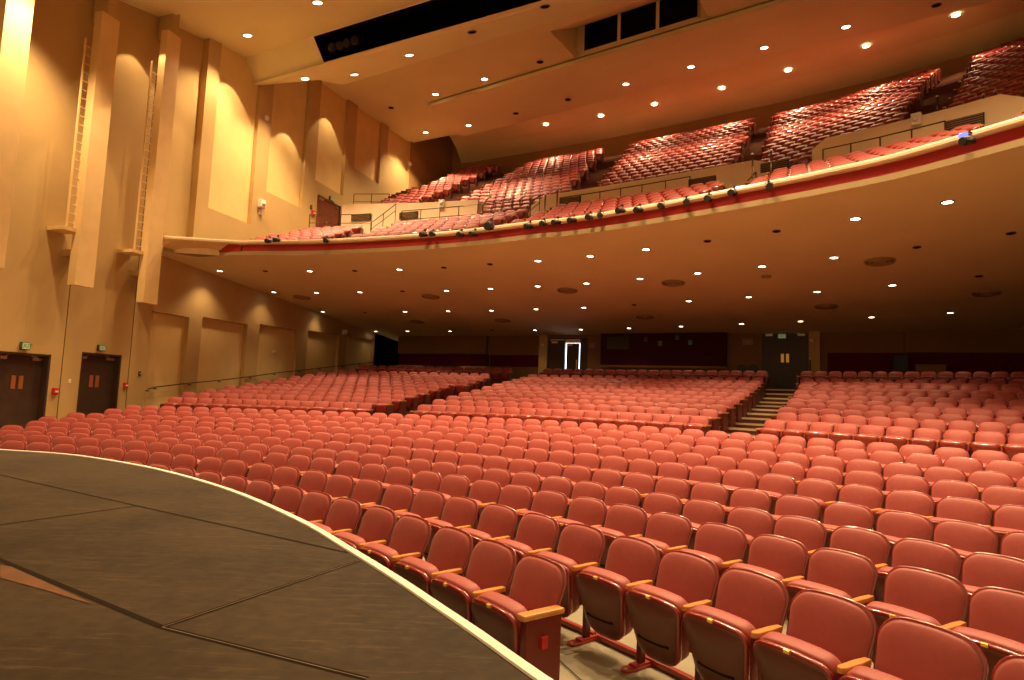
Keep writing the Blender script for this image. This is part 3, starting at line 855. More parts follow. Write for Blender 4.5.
deck(0.3, BR[0][1] - .85, BR[0][0] - 0.55, BR[0][1] - .85)
for i, (r, z) in enumerate(BR):
    nz = BR[i + 1][1] if i + 1 < len(BR) else z
    deck(r - .55, z - .85, r + .5, z - .85)
    if i + 1 < len(BR):
        deck(r + .5, z - .85, r + .5, nz - .85)
deck(BR[-1][0] + .5, BR[-1][1] - .85, D['rhow'], BR[-1][1] - .85)
for i, (r, z) in enumerate(UR):
    pz_ = UR[i - 1][1] - .85 if i else UR[0][1] - .85
    for k in range(40):
        a, b = lerp(4.0, 64, k / 40), lerp(4.0, 64, (k + 1) / 40)
        ta, tb = utilt(a, i / 17), utilt(b, i / 17)
        tp, tq = (utilt(a, (i - 1) / 17), utilt(b, (i - 1) / 17)) if i else (ta, tb)
        r2 = r + .33 if i < 17 else 22.3
        mb.quad(bal(a, r - .32, pz_ + tp), bal(b, r - .32, pz_ + tq), bal(b, r - .32, z - .85 + tb), bal(a, r - .32, z - .85 + ta))
        mb.quad(bal(a, r - .32, z - .85 + ta), bal(b, r - .32, z - .85 + tb), bal(b, r2, z - .85 + tb), bal(a, r2, z - .85 + ta))
ring_strip(mb, D['rhow'] + .2, UR[0][1] - .85, UR[0][0] - .32, UR[0][1] - .85, 4.0, 64)
struct(mb.build('floor_balcony', 'carpet'))


# cross-aisle walls (three runs with stair openings between)
def cross_wall(name, pts, zb, back=0.22, ends=1.8):
    mb = MB()
    rh = D['rhow']
    dense = []
    for (a0, z0), (a1, z1) in zip(pts[:-1], pts[1:]):
        n = max(1, int(abs(a1 - a0) / 1.0))
        for k in range(n):
            dense.append((lerp(a0, a1, k / n), lerp(z0, z1, k / n)))
    dense.append(tuple(pts[-1]))
    for (a0, z0), (a1, z1) in zip(dense[:-1], dense[1:]):
        mb.quad(bal(a0, rh, zb), bal(a1, rh, zb), bal(a1, rh, z1), bal(a0, rh, z0))
        mb.quad(bal(a0, rh, z0), bal(a1, rh, z1), bal(a1, rh + back, z1), bal(a0, rh + back, z0), 1)
    for a, z in (dense[0], dense[-1]):
        mb.quad(bal(a, rh, zb), bal(a, rh + ends, zb), bal(a, rh + ends, z), bal(a, rh, z))
    return struct(mb.build(name, ['wall_balcony', 'fin']))


zb_ = BR[-1][1] - .9
cross_wall('wall_balcony_left', [[3.2, D['cw1'][0][1]]] + D['cw1'], zb_)
cross_wall('wall_balcony_middle', D['cw2'], zb_)
cross_wall('wall_balcony_right', D['cw3'] + [[54, 11.4]], zb_)
mb = MB()
for a0, a1 in ((15.3, 20.4), (37.4, 40.1)):
    for k in range(4):
        x0, x1 = lerp(a0, a1, k / 4), lerp(a0, a1, (k + 1) / 4)
        mb.quad(bal(x0, 10.2, zb_), bal(x1, 10.2, zb_), bal(x1, 10.2, 11.3), bal(x0, 10.2, 11.3))
struct(mb.build('wall_stair_recess', 'wall'))

# ---- lower back wall, under the balcony
mb = MB()


def bw(w, z, d=0.0):
    return uw(UB - d, w, z)


def brect(w0, z0, w1, z1, m, d=0.0, side=True):
    mb.quad(bw(w0, z0, d), bw(w1, z0, d), bw(w1, z1, d), bw(w0, z1, d), m)
    if side and d:
        for a, b in (((w0, z0), (w0, z1)), ((w1, z0), (w1, z1)), ((w0, z1), (w1, z1)), ((w0, z0), (w1, z0))):
            mb.quad(bw(a[0], a[1], 0), bw(b[0], b[1], 0), bw(b[0], b[1], d), bw(a[0], a[1], d), m)


# wall surface around the openings
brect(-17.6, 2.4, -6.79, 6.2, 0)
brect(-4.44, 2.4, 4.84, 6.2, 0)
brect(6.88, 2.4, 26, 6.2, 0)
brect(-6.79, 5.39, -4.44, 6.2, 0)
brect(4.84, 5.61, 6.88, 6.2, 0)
brect(-17.55, 4.50, -10.87, 5.9, 0, 0.25)          # projecting plaster panels
brect(-17.5, 3.77, -10.77, 4.47, 1, 0.12)          # burgundy wainscot
brect(-10.66, 3.75, -7.27, 4.44, 1, 0.04)
brect(7.72, 3.2, 26, 4.62, 1, 0.1)
brect(10.83, 4.64, 26, 5.9, 0, 0.2)
brect(-7.33, 2.4, -6.80, 5.8, 2, 0.2)
brect(6.92, 2.4, 7.40, 5.8, 2, 0.2)
brect(-17.6, 3.0, -15.5, 3.72, 2, 0.35)
brect(-12.6, 3.0, -10.75, 3.72, 2, 0.35)
q = bw(-17.6, 0)
e_ = wl(16.69, 0)
M['booth'] = mat('booth_red_panel', (0.06, 0.006, 0.005), 0.8, spec=0.15, var=0.1, scale=3)
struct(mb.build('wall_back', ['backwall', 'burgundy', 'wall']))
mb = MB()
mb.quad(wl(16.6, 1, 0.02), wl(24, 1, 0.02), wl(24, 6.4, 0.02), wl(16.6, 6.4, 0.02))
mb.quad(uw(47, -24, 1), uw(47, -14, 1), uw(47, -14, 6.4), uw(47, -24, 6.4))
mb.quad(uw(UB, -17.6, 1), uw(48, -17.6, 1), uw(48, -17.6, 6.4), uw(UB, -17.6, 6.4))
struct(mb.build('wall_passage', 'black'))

# control booth front
t = thing('control_booth', 'dark red control booth front with small dark windows in middle of the back wall', 'booth', uw(UB - 0.02, -0.25, 3.9))
t.rotation_euler = (0, 0, math.atan2(WY, WX))
mb = MB()
mb.box((-3.25, -0.30, 0.0), (3.40, 0.0, 1.80), 0)
mb.build('booth_panel', 'booth', t)
mb = MB()
mb.box((-3.3, -0.34, -0.12), (3.45, 0.0, 0.0), 0)
mb.build('sill', 'backwall', t)
for x, z, w, h in ((-2.25, 1.22, 1.25, 0.72), (-0.72, 1.40, 0.22, 0.26), (0.05, 1.18, 0.22, 0.26), (0.95, 1.50, 0.22, 0.26), (1.62, 1.22, 0.22, 0.26)):
    mb = MB()
    mb.box((x - w / 2, -0.325, z - h / 2), (x + w / 2, -0.28, z + h / 2), 0)
    mb.build('booth_window', 'glassdark', t)


# ---- doors
def double_door(name, loc, rz, w, h, leafmat, plate_mat, plates_z, closer=True, jamb=0.05):
    """opening w x h, hall side towards local -Y, base at loc"""
    root = bpy.data.objects.new(name, None)
    COL.objects.link(root)
    root.location = loc
    root.rotation_euler = (0, 0, rz)
    struct(root)
    fr = MB()
    for s in (-1, 1):
        fr.box((s * w / 2 - 0.03, -jamb, 0), (s * w / 2 + 0.03, 0.14, h + 0.06), 0)
    fr.box((-w / 2 - 0.03, -jamb, h), (w / 2 + 0.03, 0.14, h + 0.06), 0)
    fr.build('door_frame', leafmat, root)
    for s in (-1, 1):
        lf = bpy.data.objects.new('door_leaf', None)
        d = MB()
        d.box((0.0004 if s > 0 else -w / 2 + 0.02, 0.02, 0.02), (w / 2 - 0.02 if s > 0 else -0.0004, 0.065, h - 0.01), 0)
        lo = d.build('door_leaf', leafmat, root)
        if plate_mat:
            pm = MB()
            pm.box((s * 0.115 - 0.07, 0.0, plates_z), (s * 0.115 + 0.07, 0.022, plates_z + 0.42), 0, bev=0.004)
            pm.build('push_plate', plate_mat, lo)
        if closer:
            cm = MB()
            cm.box((s * w * 0.36 - 0.16, -0.03, h - 0.16), (s * w * 0.36 + 0.16, 0.022, h - 0.06), 0, bev=0.006)
            cm.tube([(s * w * 0.36, 0.0, h - 0.10), (s * w * 0.30, -0.10, h - 0.05), (s * w * 0.22, 0.0, h - 0.01)], 0.012, 6)
            cm.build('door_closer', 'steel' if leafmat == 'doorbrown' else plate_mat, lo)
    return root


d1 = D['wl']['door1']; d2 = D['wl']['door2']
for nm, tc_, top, flz, w_ in (('door_1', -5.22, 2.74, 0.30, 1.60), ('door_2', -2.59, 2.92, 0.42, 1.56)):
    double_door(nm, wl(tc_, flz, -0.27), WALL_ROT, w_ - 0.06, top - flz - 0.06, 'doorbrown', 'copper', 1.30, jamb=0.26)

ud = D['wl']['udoor']
double_door('door_3', wl(10.52, 10.0, 0.03), WALL_ROT, 2.15, 2.56, 'doorred', 'steel', 0.95)
HB = math.atan2(WY, WX)
double_door('door_4', bw(5.86, 2.75, 0.0), HB, 2.02, 2.86, 'doorbrown', 'brass', 1.40)

# back left door: one leaf shut, one ajar with daylight behind it
root = bpy.data.objects.new('door_5', None); COL.objects.link(root)
root.location = bw(-5.62, 2.75, 0.0); root.rotation_euler = (0, 0, HB); struct(root)
mb = MB()
for x, x2 in ((-1.22, -1.12), (0.80, 1.22), (-0.20, -0.14)):
    mb.box((x, -0.06, 0), (x2, 0.12, 2.64), 0)
mb.box((-1.2, -0.06, 2.60), (1.2, 0.12, 2.68), 0)
mb.build('door_frame', 'doorbrown', root)
mb = MB(); mb.box((-1.12, 0.0, 0.02), (-0.20, 0.05, 2.58), 0, bev=0.004)
lo = mb.build('door_leaf', 'doorbrown', root)
mb = MB(); mb.box((-0.98, -0.05, 2.40), (-0.62, 0.01, 2.49), 0); mb.build('door_closer', 'brass', lo)
mb = MB(); mb.box((-0.06, 0.04, 0.02), (0.70, 0.09, 2.38), 0, bev=0.004)
lo = mb.build('door_leaf', 'doorbrown', root)
mb = MB(); mb.box((0.56, -0.02, 0.95), (0.64, 0.045, 1.45), 0); mb.build('push_bar', 'steel', lo)
mb = MB(); mb.box((0.05, -0.02, 2.24), (0.30, 0.045, 2.31), 0); mb.build('door_closer', 'steel', lo)
mb = MB(); mb.box((-0.14, -0.03, 2.43), (0.88, 0.05, 2.58), 0); mb.build('transom', 'white', root)
mb = MB(); mb.quad((-0.16, 0.16, 0.0), (0.9, 0.16, 0.0), (0.9, 0.16, 2.40), (-0.16, 0.16, 2.40))
mb.build('lit_corridor', 'day', root)

# ================================================================ THINGS ON THE WALLS
# ---- tall fins hung off the left wall
FIN_LABEL = {'fin2': 'tall tan wall fin beside the balcony end, with a ladder on its left',
             'fin1': 'tall tan wall fin hanging between the two dark side doors',
             'fin0': 'tall tan wall fin cut off by the left edge of the photo'}
for key, (t0, t1, z0, z1) in dict(fin2=(-1.95, -1.33, 4.86, 15.28), fin1=(-4.58, -3.92, 5.03, 14.38), fin0=(-7.50, -6.74, 5.11, 14.2)).items():
    t = thing('wall_fin', FIN_LABEL[key], 'wall fin', wl(0, 0, 0.9), WALL_ROT)
    mb = MB()
    mb.add([(t0, 0, z0), (t1, 0, z0), (t1, 0.22, z0), (t0 - 0.02, 0.30, z0), (t0, 0, z1), (t1, 0, z1), (t1, 0.22, z1), (t0 - 0.02, 0.30, z1)],
           [(0, 3, 2, 1), (4, 5, 6, 7), (0, 1, 5, 4), (1, 2, 6, 5), (2, 3, 7, 6), (3, 0, 4, 7)], 0)
    mb.build('fin_panel', 'fin', t)
    mb = MB()
    mb.box((t0 + 0.34, 0.2, z1 - 0.1), (t1 + 0.04, 0.86, z1 + 3.2), 0)
    mb.build('hanger', 'wall', t)
    mb = MB()
    mb.box((t0 + 0.1, 0.2, z0 + 1.0), (t1 - 0.1, 0.86, z0 + 1.2), 0)
    mb.build('bracket', 'wall', t)

for key, tt, z0, z1, lab in (('l2', -2.10, 6.75, 13.9, 'tan metal ladder on the left wall beside the fin at the balcony end'),
                             ('l1', -4.68, 6.9, 13.3, 'shadowed metal ladder behind the fin between the two side doors')):
    t = thing('wall_ladder', lab, 'ladder', wl(tt, 0, 0.62), WALL_ROT)
    for s in (-1, 1):
        mb = MB(); mb.box((s * 0.16 - 0.02, -0.03, z0), (s * 0.16 + 0.02, 0.03, z1), 0); mb.build('ladder_rail', 'fin', t)
    n = int((z1 - z0) / 0.3)
    for i in range(n):
        mb = MB(); mb.tube([(-0.16, 0, z0 + 0.15 + i * 0.3), (0.16, 0, z0 + 0.15 + i * 0.3)], 0.018, 6); mb.build('rung', 'fin', t)
    mb = MB(); mb.box((-0.34, -0.12, z0 - 0.14), (0.25, 0.6, z0 - 0.02), 0); mb.build('platform', 'fin', t)


# ---- exit signs
def exit_sign(loc, rz, w, h, lab):
    t = thing('exit_sign', lab, 'exit sign', loc, rz, 'exit signs')
    mb = MB(); mb.box((-w / 2, -0.05, -h / 2), (w / 2, 0.04, h / 2), 0, bev=0.008); mb.build('sign_box', 'bronze', t)
    mb = MB(); mb.box((-w / 2 + 0.03, -0.058, -h / 2 + 0.025), (w / 2 - 0.02, -0.045, h / 2 - 0.02), 0); fp = mb.build('sign_face', 'signface', t)
    cu = bpy.data.curves.new('lettering', 'FONT')
    cu.body = 'EXIT'; cu.size = h * 0.80; cu.align_x = 'CENTER'; cu.align_y = 'CENTER'; cu.extrude = 0.002
    o = bpy.data.objects.new('lettering', cu); COL.objects.link(o)
    cu.materials.append(M['signgreen'])
    dg = bpy.context.evaluated_depsgraph_get()
    me = bpy.data.meshes.new_from_object(o.evaluated_get(dg))
    bpy.data.objects.remove(o)
    o = bpy.data.objects.new('lettering', me); COL.objects.link(o)
    o.parent = fp; o.location = (0.005, -0.061, 0); o.rotation_euler = (math.pi / 2, 0, 0)
    return t


exit_sign(wl(-5.34, 2.95, 0.06), WALL_ROT, 0.27, 0.24, 'green exit sign above the left dark door, nearest the stage')
exit_sign(wl(-2.72, 3.11, 0.06), WALL_ROT, 0.27, 0.21, 'green exit sign above the dark side door beside the balcony')
exit_sign(wl(10.66, 12.76, 0.06), WALL_ROT, 0.42, 0.22, 'small green exit sign over the red-brown balcony door')
exit_sign(bw(5.73, 5.42, 0.12), HB, 0.40, 0.24, 'dim exit sign above the dark double door at the right aisle top')


def small_box(name, cat, lab, loc, rz, w, h, d, m, extra=None):
    t = thing(name, lab, cat, loc, rz)
    mb = MB(); mb.box((-w / 2, -d, -h / 2), (w / 2, 0.01, h / 2), 0, bev=min(w, h, d) * 0.15); mb.build('housing', m, t)
    if extra == 'pull':
        mb = MB(); mb.box((-w * 0.3, -d - 0.03, -h * 0.12), (w * 0.3, -d + 0.01, h * 0.12), 0); mb.build('pull_handle', 'white', t)
    elif extra == 'lens':
        mb = MB(); mb.lathe([(0.0, 0.0), (w * 0.35, 0.0), (w * 0.3, 0.05), (0.0, 0.07)], 12, 0, Matrix.Translation((0, -d, 0)) @ Matrix.Rotation(R_(90), 4, 'X')); mb.build('lens', 'white', t)
    elif extra == 'toggle':
        mb = MB(); mb.box((-0.012, -d - 0.02, -0.02), (0.012, -d, 0.02), 0); mb.build('toggle', 'white', t)
    return t


small_box('fire_alarm', 'fire alarm', 'red fire alarm box right of the left dark door', wl(-4.22, 1.55, 0.0), WALL_ROT, 0.16, 0.24, 0.12, 'redplastic', 'pull')
small_box('fire_alarm', 'fire alarm', 'red fire alarm box right of the dark door beside the balcony', wl(-1.60, 1.82, 0.0), WALL_ROT, 0.14, 0.22, 0.12, 'redplastic', 'pull')
small_box('fire_alarm', 'fire alarm', 'small red fire alarm left of the red-brown balcony door', wl(9.05, 11.45, 0.0), WALL_ROT, 0.22, 0.3, 0.12, 'redplastic', 'pull')
small_box('light_switch', 'switch', 'pale switch plate on the wall between the two dark side doors', wl(-3.72, 1.91, 0.0), WALL_ROT, 0.09, 0.13, 0.02, 'white', 'toggle')
small_box('light_switch', 'switch', 'dark switch plate on the wall strip left of the first lower bay', wl(-1.0, 2.28, 0.0), WALL_ROT, 0.10, 0.17, 0.03, 'bronze', 'toggle')
us = D['wl']['usmall']
small_box('wall_speaker', 'speaker', 'white box on the wall left of the balcony door, upper of two', wl(*us[0], 0.0), WALL_ROT, 0.34, 0.4, 0.22, 'white', 'lens')
small_box('thermostat', 'thermostat', 'small pale thermostat under the white box near the balcony door', wl(*us[1], 0.0), WALL_ROT, 0.2, 0.22, 0.06, 'white', 'toggle')
small_box('light_switch', 'switch', 'tiny dark switch on wall at upper left of the balcony door', wl(*us[2], 0.0), WALL_ROT, 0.14, 0.2, 0.05, 'bronze', 'toggle')
small_box('wall_camera', 'camera', 'small round white fitting high on the second upper pilaster', wl(*us[3], 0.0), WALL_ROT, 0.2, 0.22, 0.1, 'white', 'lens')
small_box('wall_camera', 'camera', 'small white fitting on dark wall at the left end of the upper balcony', wl(20.0, 18.3, 0.0), WALL_ROT, 0.25, 0.28, 0.15, 'white', 'lens')
small_box('wall_speaker', 'speaker', 'pale box high on the wall under the balcony, near its far end', wl(12.9, 5.36, 0.0), WALL_ROT, 0.34, 0.3, 0.16, 'white', 'lens')
small_box('wall_speaker', 'speaker', 'tiny round fitting in the middle of a lower wall bay', wl(6.92, 3.75, -0.19), WALL_ROT, 0.16, 0.16, 0.06, 'white', 'lens')
small_box('wall_sign', 'sign', 'small dark plaque left of the control booth', bw(-4.12, 5.0, 0.0), HB, 0.34, 0.28, 0.04, 'grille', 'toggle')
small_box('wall_sign', 'sign', 'small dark plaque right of the control booth', bw(4.13, 5.16, 0.0), HB, 0.5, 0.3, 0.04, 'grille', 'toggle')
small_box('strobe_light', 'strobe', 'tiny pale fitting on the pillar right of the far double door', bw(7.03, 5.19, 0.2), HB, 0.16, 0.14, 0.06, 'white', 'lens')
small_box('strobe_light', 'strobe', 'tiny pale fitting on the pillar left of the half-open door', bw(-7.1, 5.02, 0.2), HB, 0.16, 0.14, 0.06, 'white', 'lens')
for (ph, z), lab in zip(D['wdots'], ('small white lamp head on the left balcony cross wall', 'small white lamp head on the right balcony cross wall')):
    small_box('emergency_lamp', 'emergency lamp', lab, bal(ph, 8.8, z), R_(-ph), 0.30, 0.42, 0.2, 'white', 'lens')

# ---- wall handrail under the balcony
t = thing('handrail', 'thin bronze handrail running along the left wall under the balcony', 'handrail')
pts = [wl(a, z, 0.12) for a, z in D['wl']['rail']]
mb = MB(); mb.tube(pts, 0.022, 8); mb.build('rail', 'bronze', t)
for p in pts[1:-1] + [pts[0]]:
    q = Vector((p.x + WN[0] * 0.13, p.y + WN[1] * 0.13, p.z - 0.06))
    mb = MB(); mb.tube([p, p + Vector((0, 0, -0.06)), q], 0.016, 6)
    mb.lathe([(0.0, 0), (0.055, 0), (0.055, 0.03), (0.0, 0.03)], 10, 0, Matrix.Translation(p + Vector((0, 0, -0.09)))); mb.build('bracket', 'bronze', t)


# ---- balcony cross-aisle grilles
GL = ['far left dark grille on the balcony cross wall, beside the upper door', 'second dark grille from the left on the balcony cross wall', 'dark grille on the middle balcony cross wall, left end',
      'dark grille on the middle balcony cross wall, right end', 'dark grille beside the right stair opening of the balcony', 'large dark grille on the right balcony cross wall']
for (a, b), lab in zip(D['vents'], GL):
    pm = bal((a[0] + b[0]) / 2, 8.8, (a[1] + b[1]) / 2)
    pa, pb = bal(a[0], 8.8, 0), bal(b[0], 8.8, 0)
    w = (pb - pa).length; h = 0.36
    ang = math.atan2(pb.y - pa.y, pb.x - pa.x)
    t = thing('air_grille', lab, 'grille', pm, ang, 'balcony grilles')
    mb = MB(); mb.box((-w / 2, -0.07, -h / 2), (w / 2, 0.03, h / 2), 0); mb.build('grille_frame', 'darkmetal', t)
    mb = MB()
    for k in range(5):
        z = -h / 2 + (k + .5) * h / 5
        mb.box((-w / 2 + .03, -0.085, z - .01), (w / 2 - .03, -0.065, z + .012), 0)
    mb.build('louvers', 'grille', t)


# ---- rails on the balcony
def railing(lab, pts, drop=0.95, mid=0.45, post_every=2, r=0.022, cat='railing', m='bronze'):
    t = thing('guard_rail', lab, cat)
    mb = MB(); mb.tube(pts, r, 6); mb.build('top_rail', m, t)
    if mid:
        mb = MB(); mb.tube([p - Vector((0, 0, mid)) for p in pts], r * .8, 6); mb.build('middle_rail', m, t)
    for i, p in enumerate(pts):
        if i % post_every == 0 or i == len(pts) - 1:
            mb = MB(); mb.tube([p, p - Vector((0, 0, drop))], r, 6); mb.build('post', m, t)
    return t


def dense_bal(l, rho, n=4):
    out = []
    for (a0, z0), (a1, z1) in zip(l[:-1], l[1:]):
        for k in range(n):
            out.append(bal(lerp(a0, a1, k / n), rho, lerp(z0, z1, k / n)))
    out.append(bal(l[-1][0], rho, l[-1][1]))
    return out


GR = ['guard rail in front of the red-brown balcony door', 'guard rail along the left balcony cross aisle', 'guard rail along the middle balcony cross aisle', 'guard rail along the right balcony cross aisle']
for l, lab in zip(D['grail'], GR):
    zz = min(z for a, z in l)
    railing(lab, dense_bal(l, 7.3), drop=1.5)
railing('short guard rail at the left end of the upper balcony seats', dense_bal(D['urail'], 9.6), drop=1.6)
for l, lab in zip(D['srail'], ('sloping stair rail beside the left balcony aisle', 'sloping stair rail at the middle balcony stair', 'sloping stair rail at the right balcony stair')):
    railing(lab, dense_bal(l, 8.2), drop=1.1, mid=0.35)
for l, lab in zip(D['tubes'][:2], ('short bright sloping tube at the left balcony stair opening', 'short bright sloping tube beside the middle balcony wall', 'short bright sloping tube in the middle upper seats', 'short bright sloping tube in the right upper seats')):
    t = thing('step_rail', lab, 'railing')
    mb = MB(); mb.tube(dense_bal(l, 9.2, 2), 0.05, 6); mb.build('rail', 'white', t)
    mb = MB(); p = bal(l[0][0], 9.2, l[0][1]); mb.tube([p, p - Vector((0, 0, .7))], 0.03, 6); mb.build('post', 'bronze', t)
ul = D['urail2']
railing('guard rail around the stair opening in the right upper balcony', dense_bal(ul, 13.5), drop=1.0)
for i, (ph, rh, z) in enumerate([(44.6, 14.5, 14.8), (45.2, 16.5, 16.1), (48.0, 9.6, 12.3), (48.5, 9.6, 12.3), (38.8, 4.2, 9.9), (39.3, 5.2, 10.3), (24.2, 3.2, 9.3), (24.4, 4.4, 9.8), (24.6, 5.4, 10.3)]):
    t = thing('aisle_post', ['slim steel rail post at the top of the right upper aisle', 'second steel rail post at the top of the right upper aisle', 'steel rail post at the right cross wall end', 'second steel rail post at the right cross wall end',
              'lower rail post in the right front balcony aisle', 'upper rail post in the right front balcony aisle', 'lowest rail post in the middle front balcony aisle', 'second rail post in the middle front balcony aisle', 'third rail post in the middle front balcony aisle'][i], 'rail post', bal(ph, rh, z - 0.75))
    mb = MB(); mb.tube([(0, 0, 0), (0, 0, .75)], 0.03, 8); mb.build('post', 'bronze', t)
    mb = MB(); mb.lathe([(0.0, .74), (0.05, .76), (0.05, .80), (0.0, .84)], 10, 0); mb.build('cap', 'steel', t)

# ================================================================ LIGHT FITTINGS
lamp_me = {}


def dl_mesh(key, lit, r):
    if key in lamp_me:
        return lamp_me[key]
    ring = MB(); ring.lathe([(r * 1.28, 0.0), (r * 1.25, -0.018), (r * 1.0, -0.022), (r * 0.98, 0.01)], 20, 0, cap=False)
    o = ring.build('trim_ring', 'beige_trim' if lit else 'bronze')
    disc = MB(); disc.lathe([(0.0, -0.006), (r * 0.7, -0.008), (r * 1.0, -0.004)], 20, 0, cap=False)
    o2 = disc.build('lamp' if lit else 'dark_lamp', 'lamp' if lit else 'black')
    m1, m2 = o.data, o2.data
    bpy.data.objects.remove(o); bpy.data.objects.remove(o2)
    lamp_me[key] = (m1, m2)
    return lamp_me[key]


def slope_rot(n):
    s = PL[n][2]
    nrm = Vector((-s * AX, -s * AY, 1.0))
    return nrm.to_track_quat('Z', 'Y').to_euler()


def downlight(loc, plane, lit, r, lab, group, watts=0, angle=110, blend=0.5):
    t = thing('recessed_downlight', lab, 'downlight', (loc[0], loc[1], loc[2] - 0.004), 0, group)
    t.rotation_euler = slope_rot(plane)
    m1, m2 = dl_mesh((lit, r), lit, r)
    for nm, me in (('trim_ring', m1), ('lamp' if lit else 'dark_lamp', m2)):
        o = bpy.data.objects.new(nm, me); COL.objects.link(o); o.parent = t
    if lit and watts:
        spot('downlight_beam', (loc[0], loc[1], loc[2] - 0.06), watts, angle, blend=blend, radius=r)
    return t


def row_names(pts, rows):
    """sort points into the given rows (list of counts) -> list of (row, order)"""
    out = []
    i = 0
    for ri, n in enumerate(rows):
        idx = sorted(range(i, i + n), key=lambda k: math.atan2(pts[k][0], pts[k][1]))
        o = {k: j + 1 for j, k in enumerate(idx)}
        for k in range(i, i + n):
            out.append((ri + 1, o[k]))
        i += n
    return out


def wall_gap(p):
    return (p[0] - WP0[0]) * -WN[0] + (p[1] - WP0[1]) * -WN[1]


ul_ = D['under_lit']
for p in ul_:
    g_ = 0.45 - wall_gap(p)
    if g_ > 0:
        p[0] -= WN[0] * g_; p[1] -= WN[1] * g_
        p[2] = zplane('under', p[0], p[1])
for p, (ri, oi) in zip(ul_, row_names(ul_, [8, 11, 10, 11])):
    downlight(p, 'under', True, 0.115, 'lit round downlight under the balcony, row %s from its edge, %s from left' % (['one', 'two', 'three', 'four'][ri - 1], ORD[oi]), 'lit downlights under the balcony', [0, 340, 330, 190, 45][ri] * ((0.45 if ri == 1 else 0.2) if wall_gap(p) < 2.4 else 1.0), 108, 0.75)
uo = D['under_off']
for i, p in enumerate(sorted(uo, key=lambda q: math.atan2(q[0], q[1]))):
    downlight(p, 'under', False, 0.085, 'unlit dark downlight hole under the balcony, %s from the left' % ORD[i + 1], 'unlit downlights under the balcony')
cl = D['ceil_lit']
CN = {'F1': 'ceiling panel before the lighting slot', 'F2': 'ceiling band just behind the lighting slot', 'F3': 'large ceiling panel over the balcony', 'F4': 'hanging ceiling panel behind the black recess', 'F5': 'rear ceiling cove over the upper seats'}
cnt = {}
WATT = {'F1': 1800, 'F2': 1900, 'F3': 2300, 'F4': 1000, 'F5': 800}
for n, p in sorted(cl, key=lambda a: math.atan2(a[1][0], a[1][1])):
    if n == 'F5':
        p = [p[0], p[1], 20.42]
    cnt[n] = cnt.get(n, 0) + 1
    downlight(p, n, True, 0.175, 'lit round downlight in the %s, %s from the left' % (CN[n], ORD[cnt[n]]), 'lit downlights in the upper ceiling', WATT[n], 110, 0.6)
cnt = {}
for n, p in sorted(D['ceil_off'], key=lambda a: math.atan2(a[1][0], a[1][1])):
    cnt[n] = cnt.get(n, 0) + 1
    downlight(p, n, False, 0.15, 'unlit dark downlight hole in the %s, %s from left' % (CN[n], ORD[cnt[n]]), 'unlit downlights in the upper ceiling')

# round air diffusers
dm = None
for i, p in enumerate(sorted(D['diffusers'], key=lambda q: math.atan2(q[0], q[1]))):
    t = thing('ceiling_diffuser', 'round ringed air diffuser under the balcony, %s from the left' % ORD[i + 1], 'air diffuser', (p[0], p[1], p[2] - 0.01), 0, 'air diffusers under the balcony')
    t.rotation_euler = slope_rot('under')
    if dm is None:
        dm = []
        for k, r in enumerate((0.42, 0.30, 0.18)):
            mb = MB(); mb.lathe([(r, 0.0), (r - 0.015, -0.05 - 0.015 * k), (r - 0.045, -0.03), (r - 0.055, 0.0)], 28, 0, cap=False)
            o = mb.build('diffuser_ring', 'beige_trim'); dm.append(('diffuser_ring', o.data)); bpy.data.objects.remove(o)
        mb = MB(); mb.lathe([(0.43, 0.002), (0.2, -0.002), (0.0, -0.004)], 28, 0, cap=False)
        o = mb.build('duct_throat', 'bronze'); dm.append(('duct_throat', o.data)); bpy.data.objects.remove(o)
    for nm, me in dm:
        o = bpy.data.objects.new(nm, me); COL.objects.link(o); o.parent = t
p = D['smoke'][0]
t = thing('smoke_detector', 'pale smoke detector on the balcony underside', 'smoke detector', (p[0], p[1], p[2]), 0)
mb = MB(); mb.lathe([(0.17, 0.0), (0.17, -0.03), (0.13, -0.07), (0.0, -0.08)], 20, 0, cap=False); mb.build('housing', 'beige_trim', t)
mb = MB(); mb.lathe([(0.03, -0.075), (0.03, -0.09), (0.0, -0.092)], 10, 0, cap=False); mb.build('indicator', 'white', t)

# scallop lights close to the left wall
for tt, zt, off, e, half in ((-2.55, 14.0, 0.8, 230, 36), (-0.05, 13.2, 0.7, 120, 32), (2.5, 15.7, 0.8, 290, 40), (6.7, 15.2, 0.75, 270, 38), (10.1, 17.5, 0.75, 250, 38), (18.4, 17.7, 0.7, 90, 22)):
    z = zt + off / math.tan(R_(half))
    spot('wall_washer', wl(tt, z, off), e, 2 * half, target=wl(tt, z - 6, off), blend=0.10, radius=0.05)
for tt, zt, off, e, half in ((1.6, 5.75, 0.42, 8, 34),):
    z = zt + off / math.tan(R_(half))
    spot('wall_washer', wl(tt, z, off), e, 2 * half, target=wl(tt, z - 6, off), blend=0.15, radius=0.05)
for tt, z, off, e in ((-4.6, 17.2, 4.6, 800), (-3.6, 16.2, 4.2, 600), (-6.9, 15.4, 4.2, 70)):
    spot('fin_light', wl(tt + 0.9, z - 0.9, off), e * 1.2, 20 if tt < -6 else 28, target=wl(-1.7 if tt == -4.6 else tt - 0.5, 8.6, 0.9), blend=0.25, radius=0.08)

# ---- stage spotlights clamped to the balcony rail
SPM = None


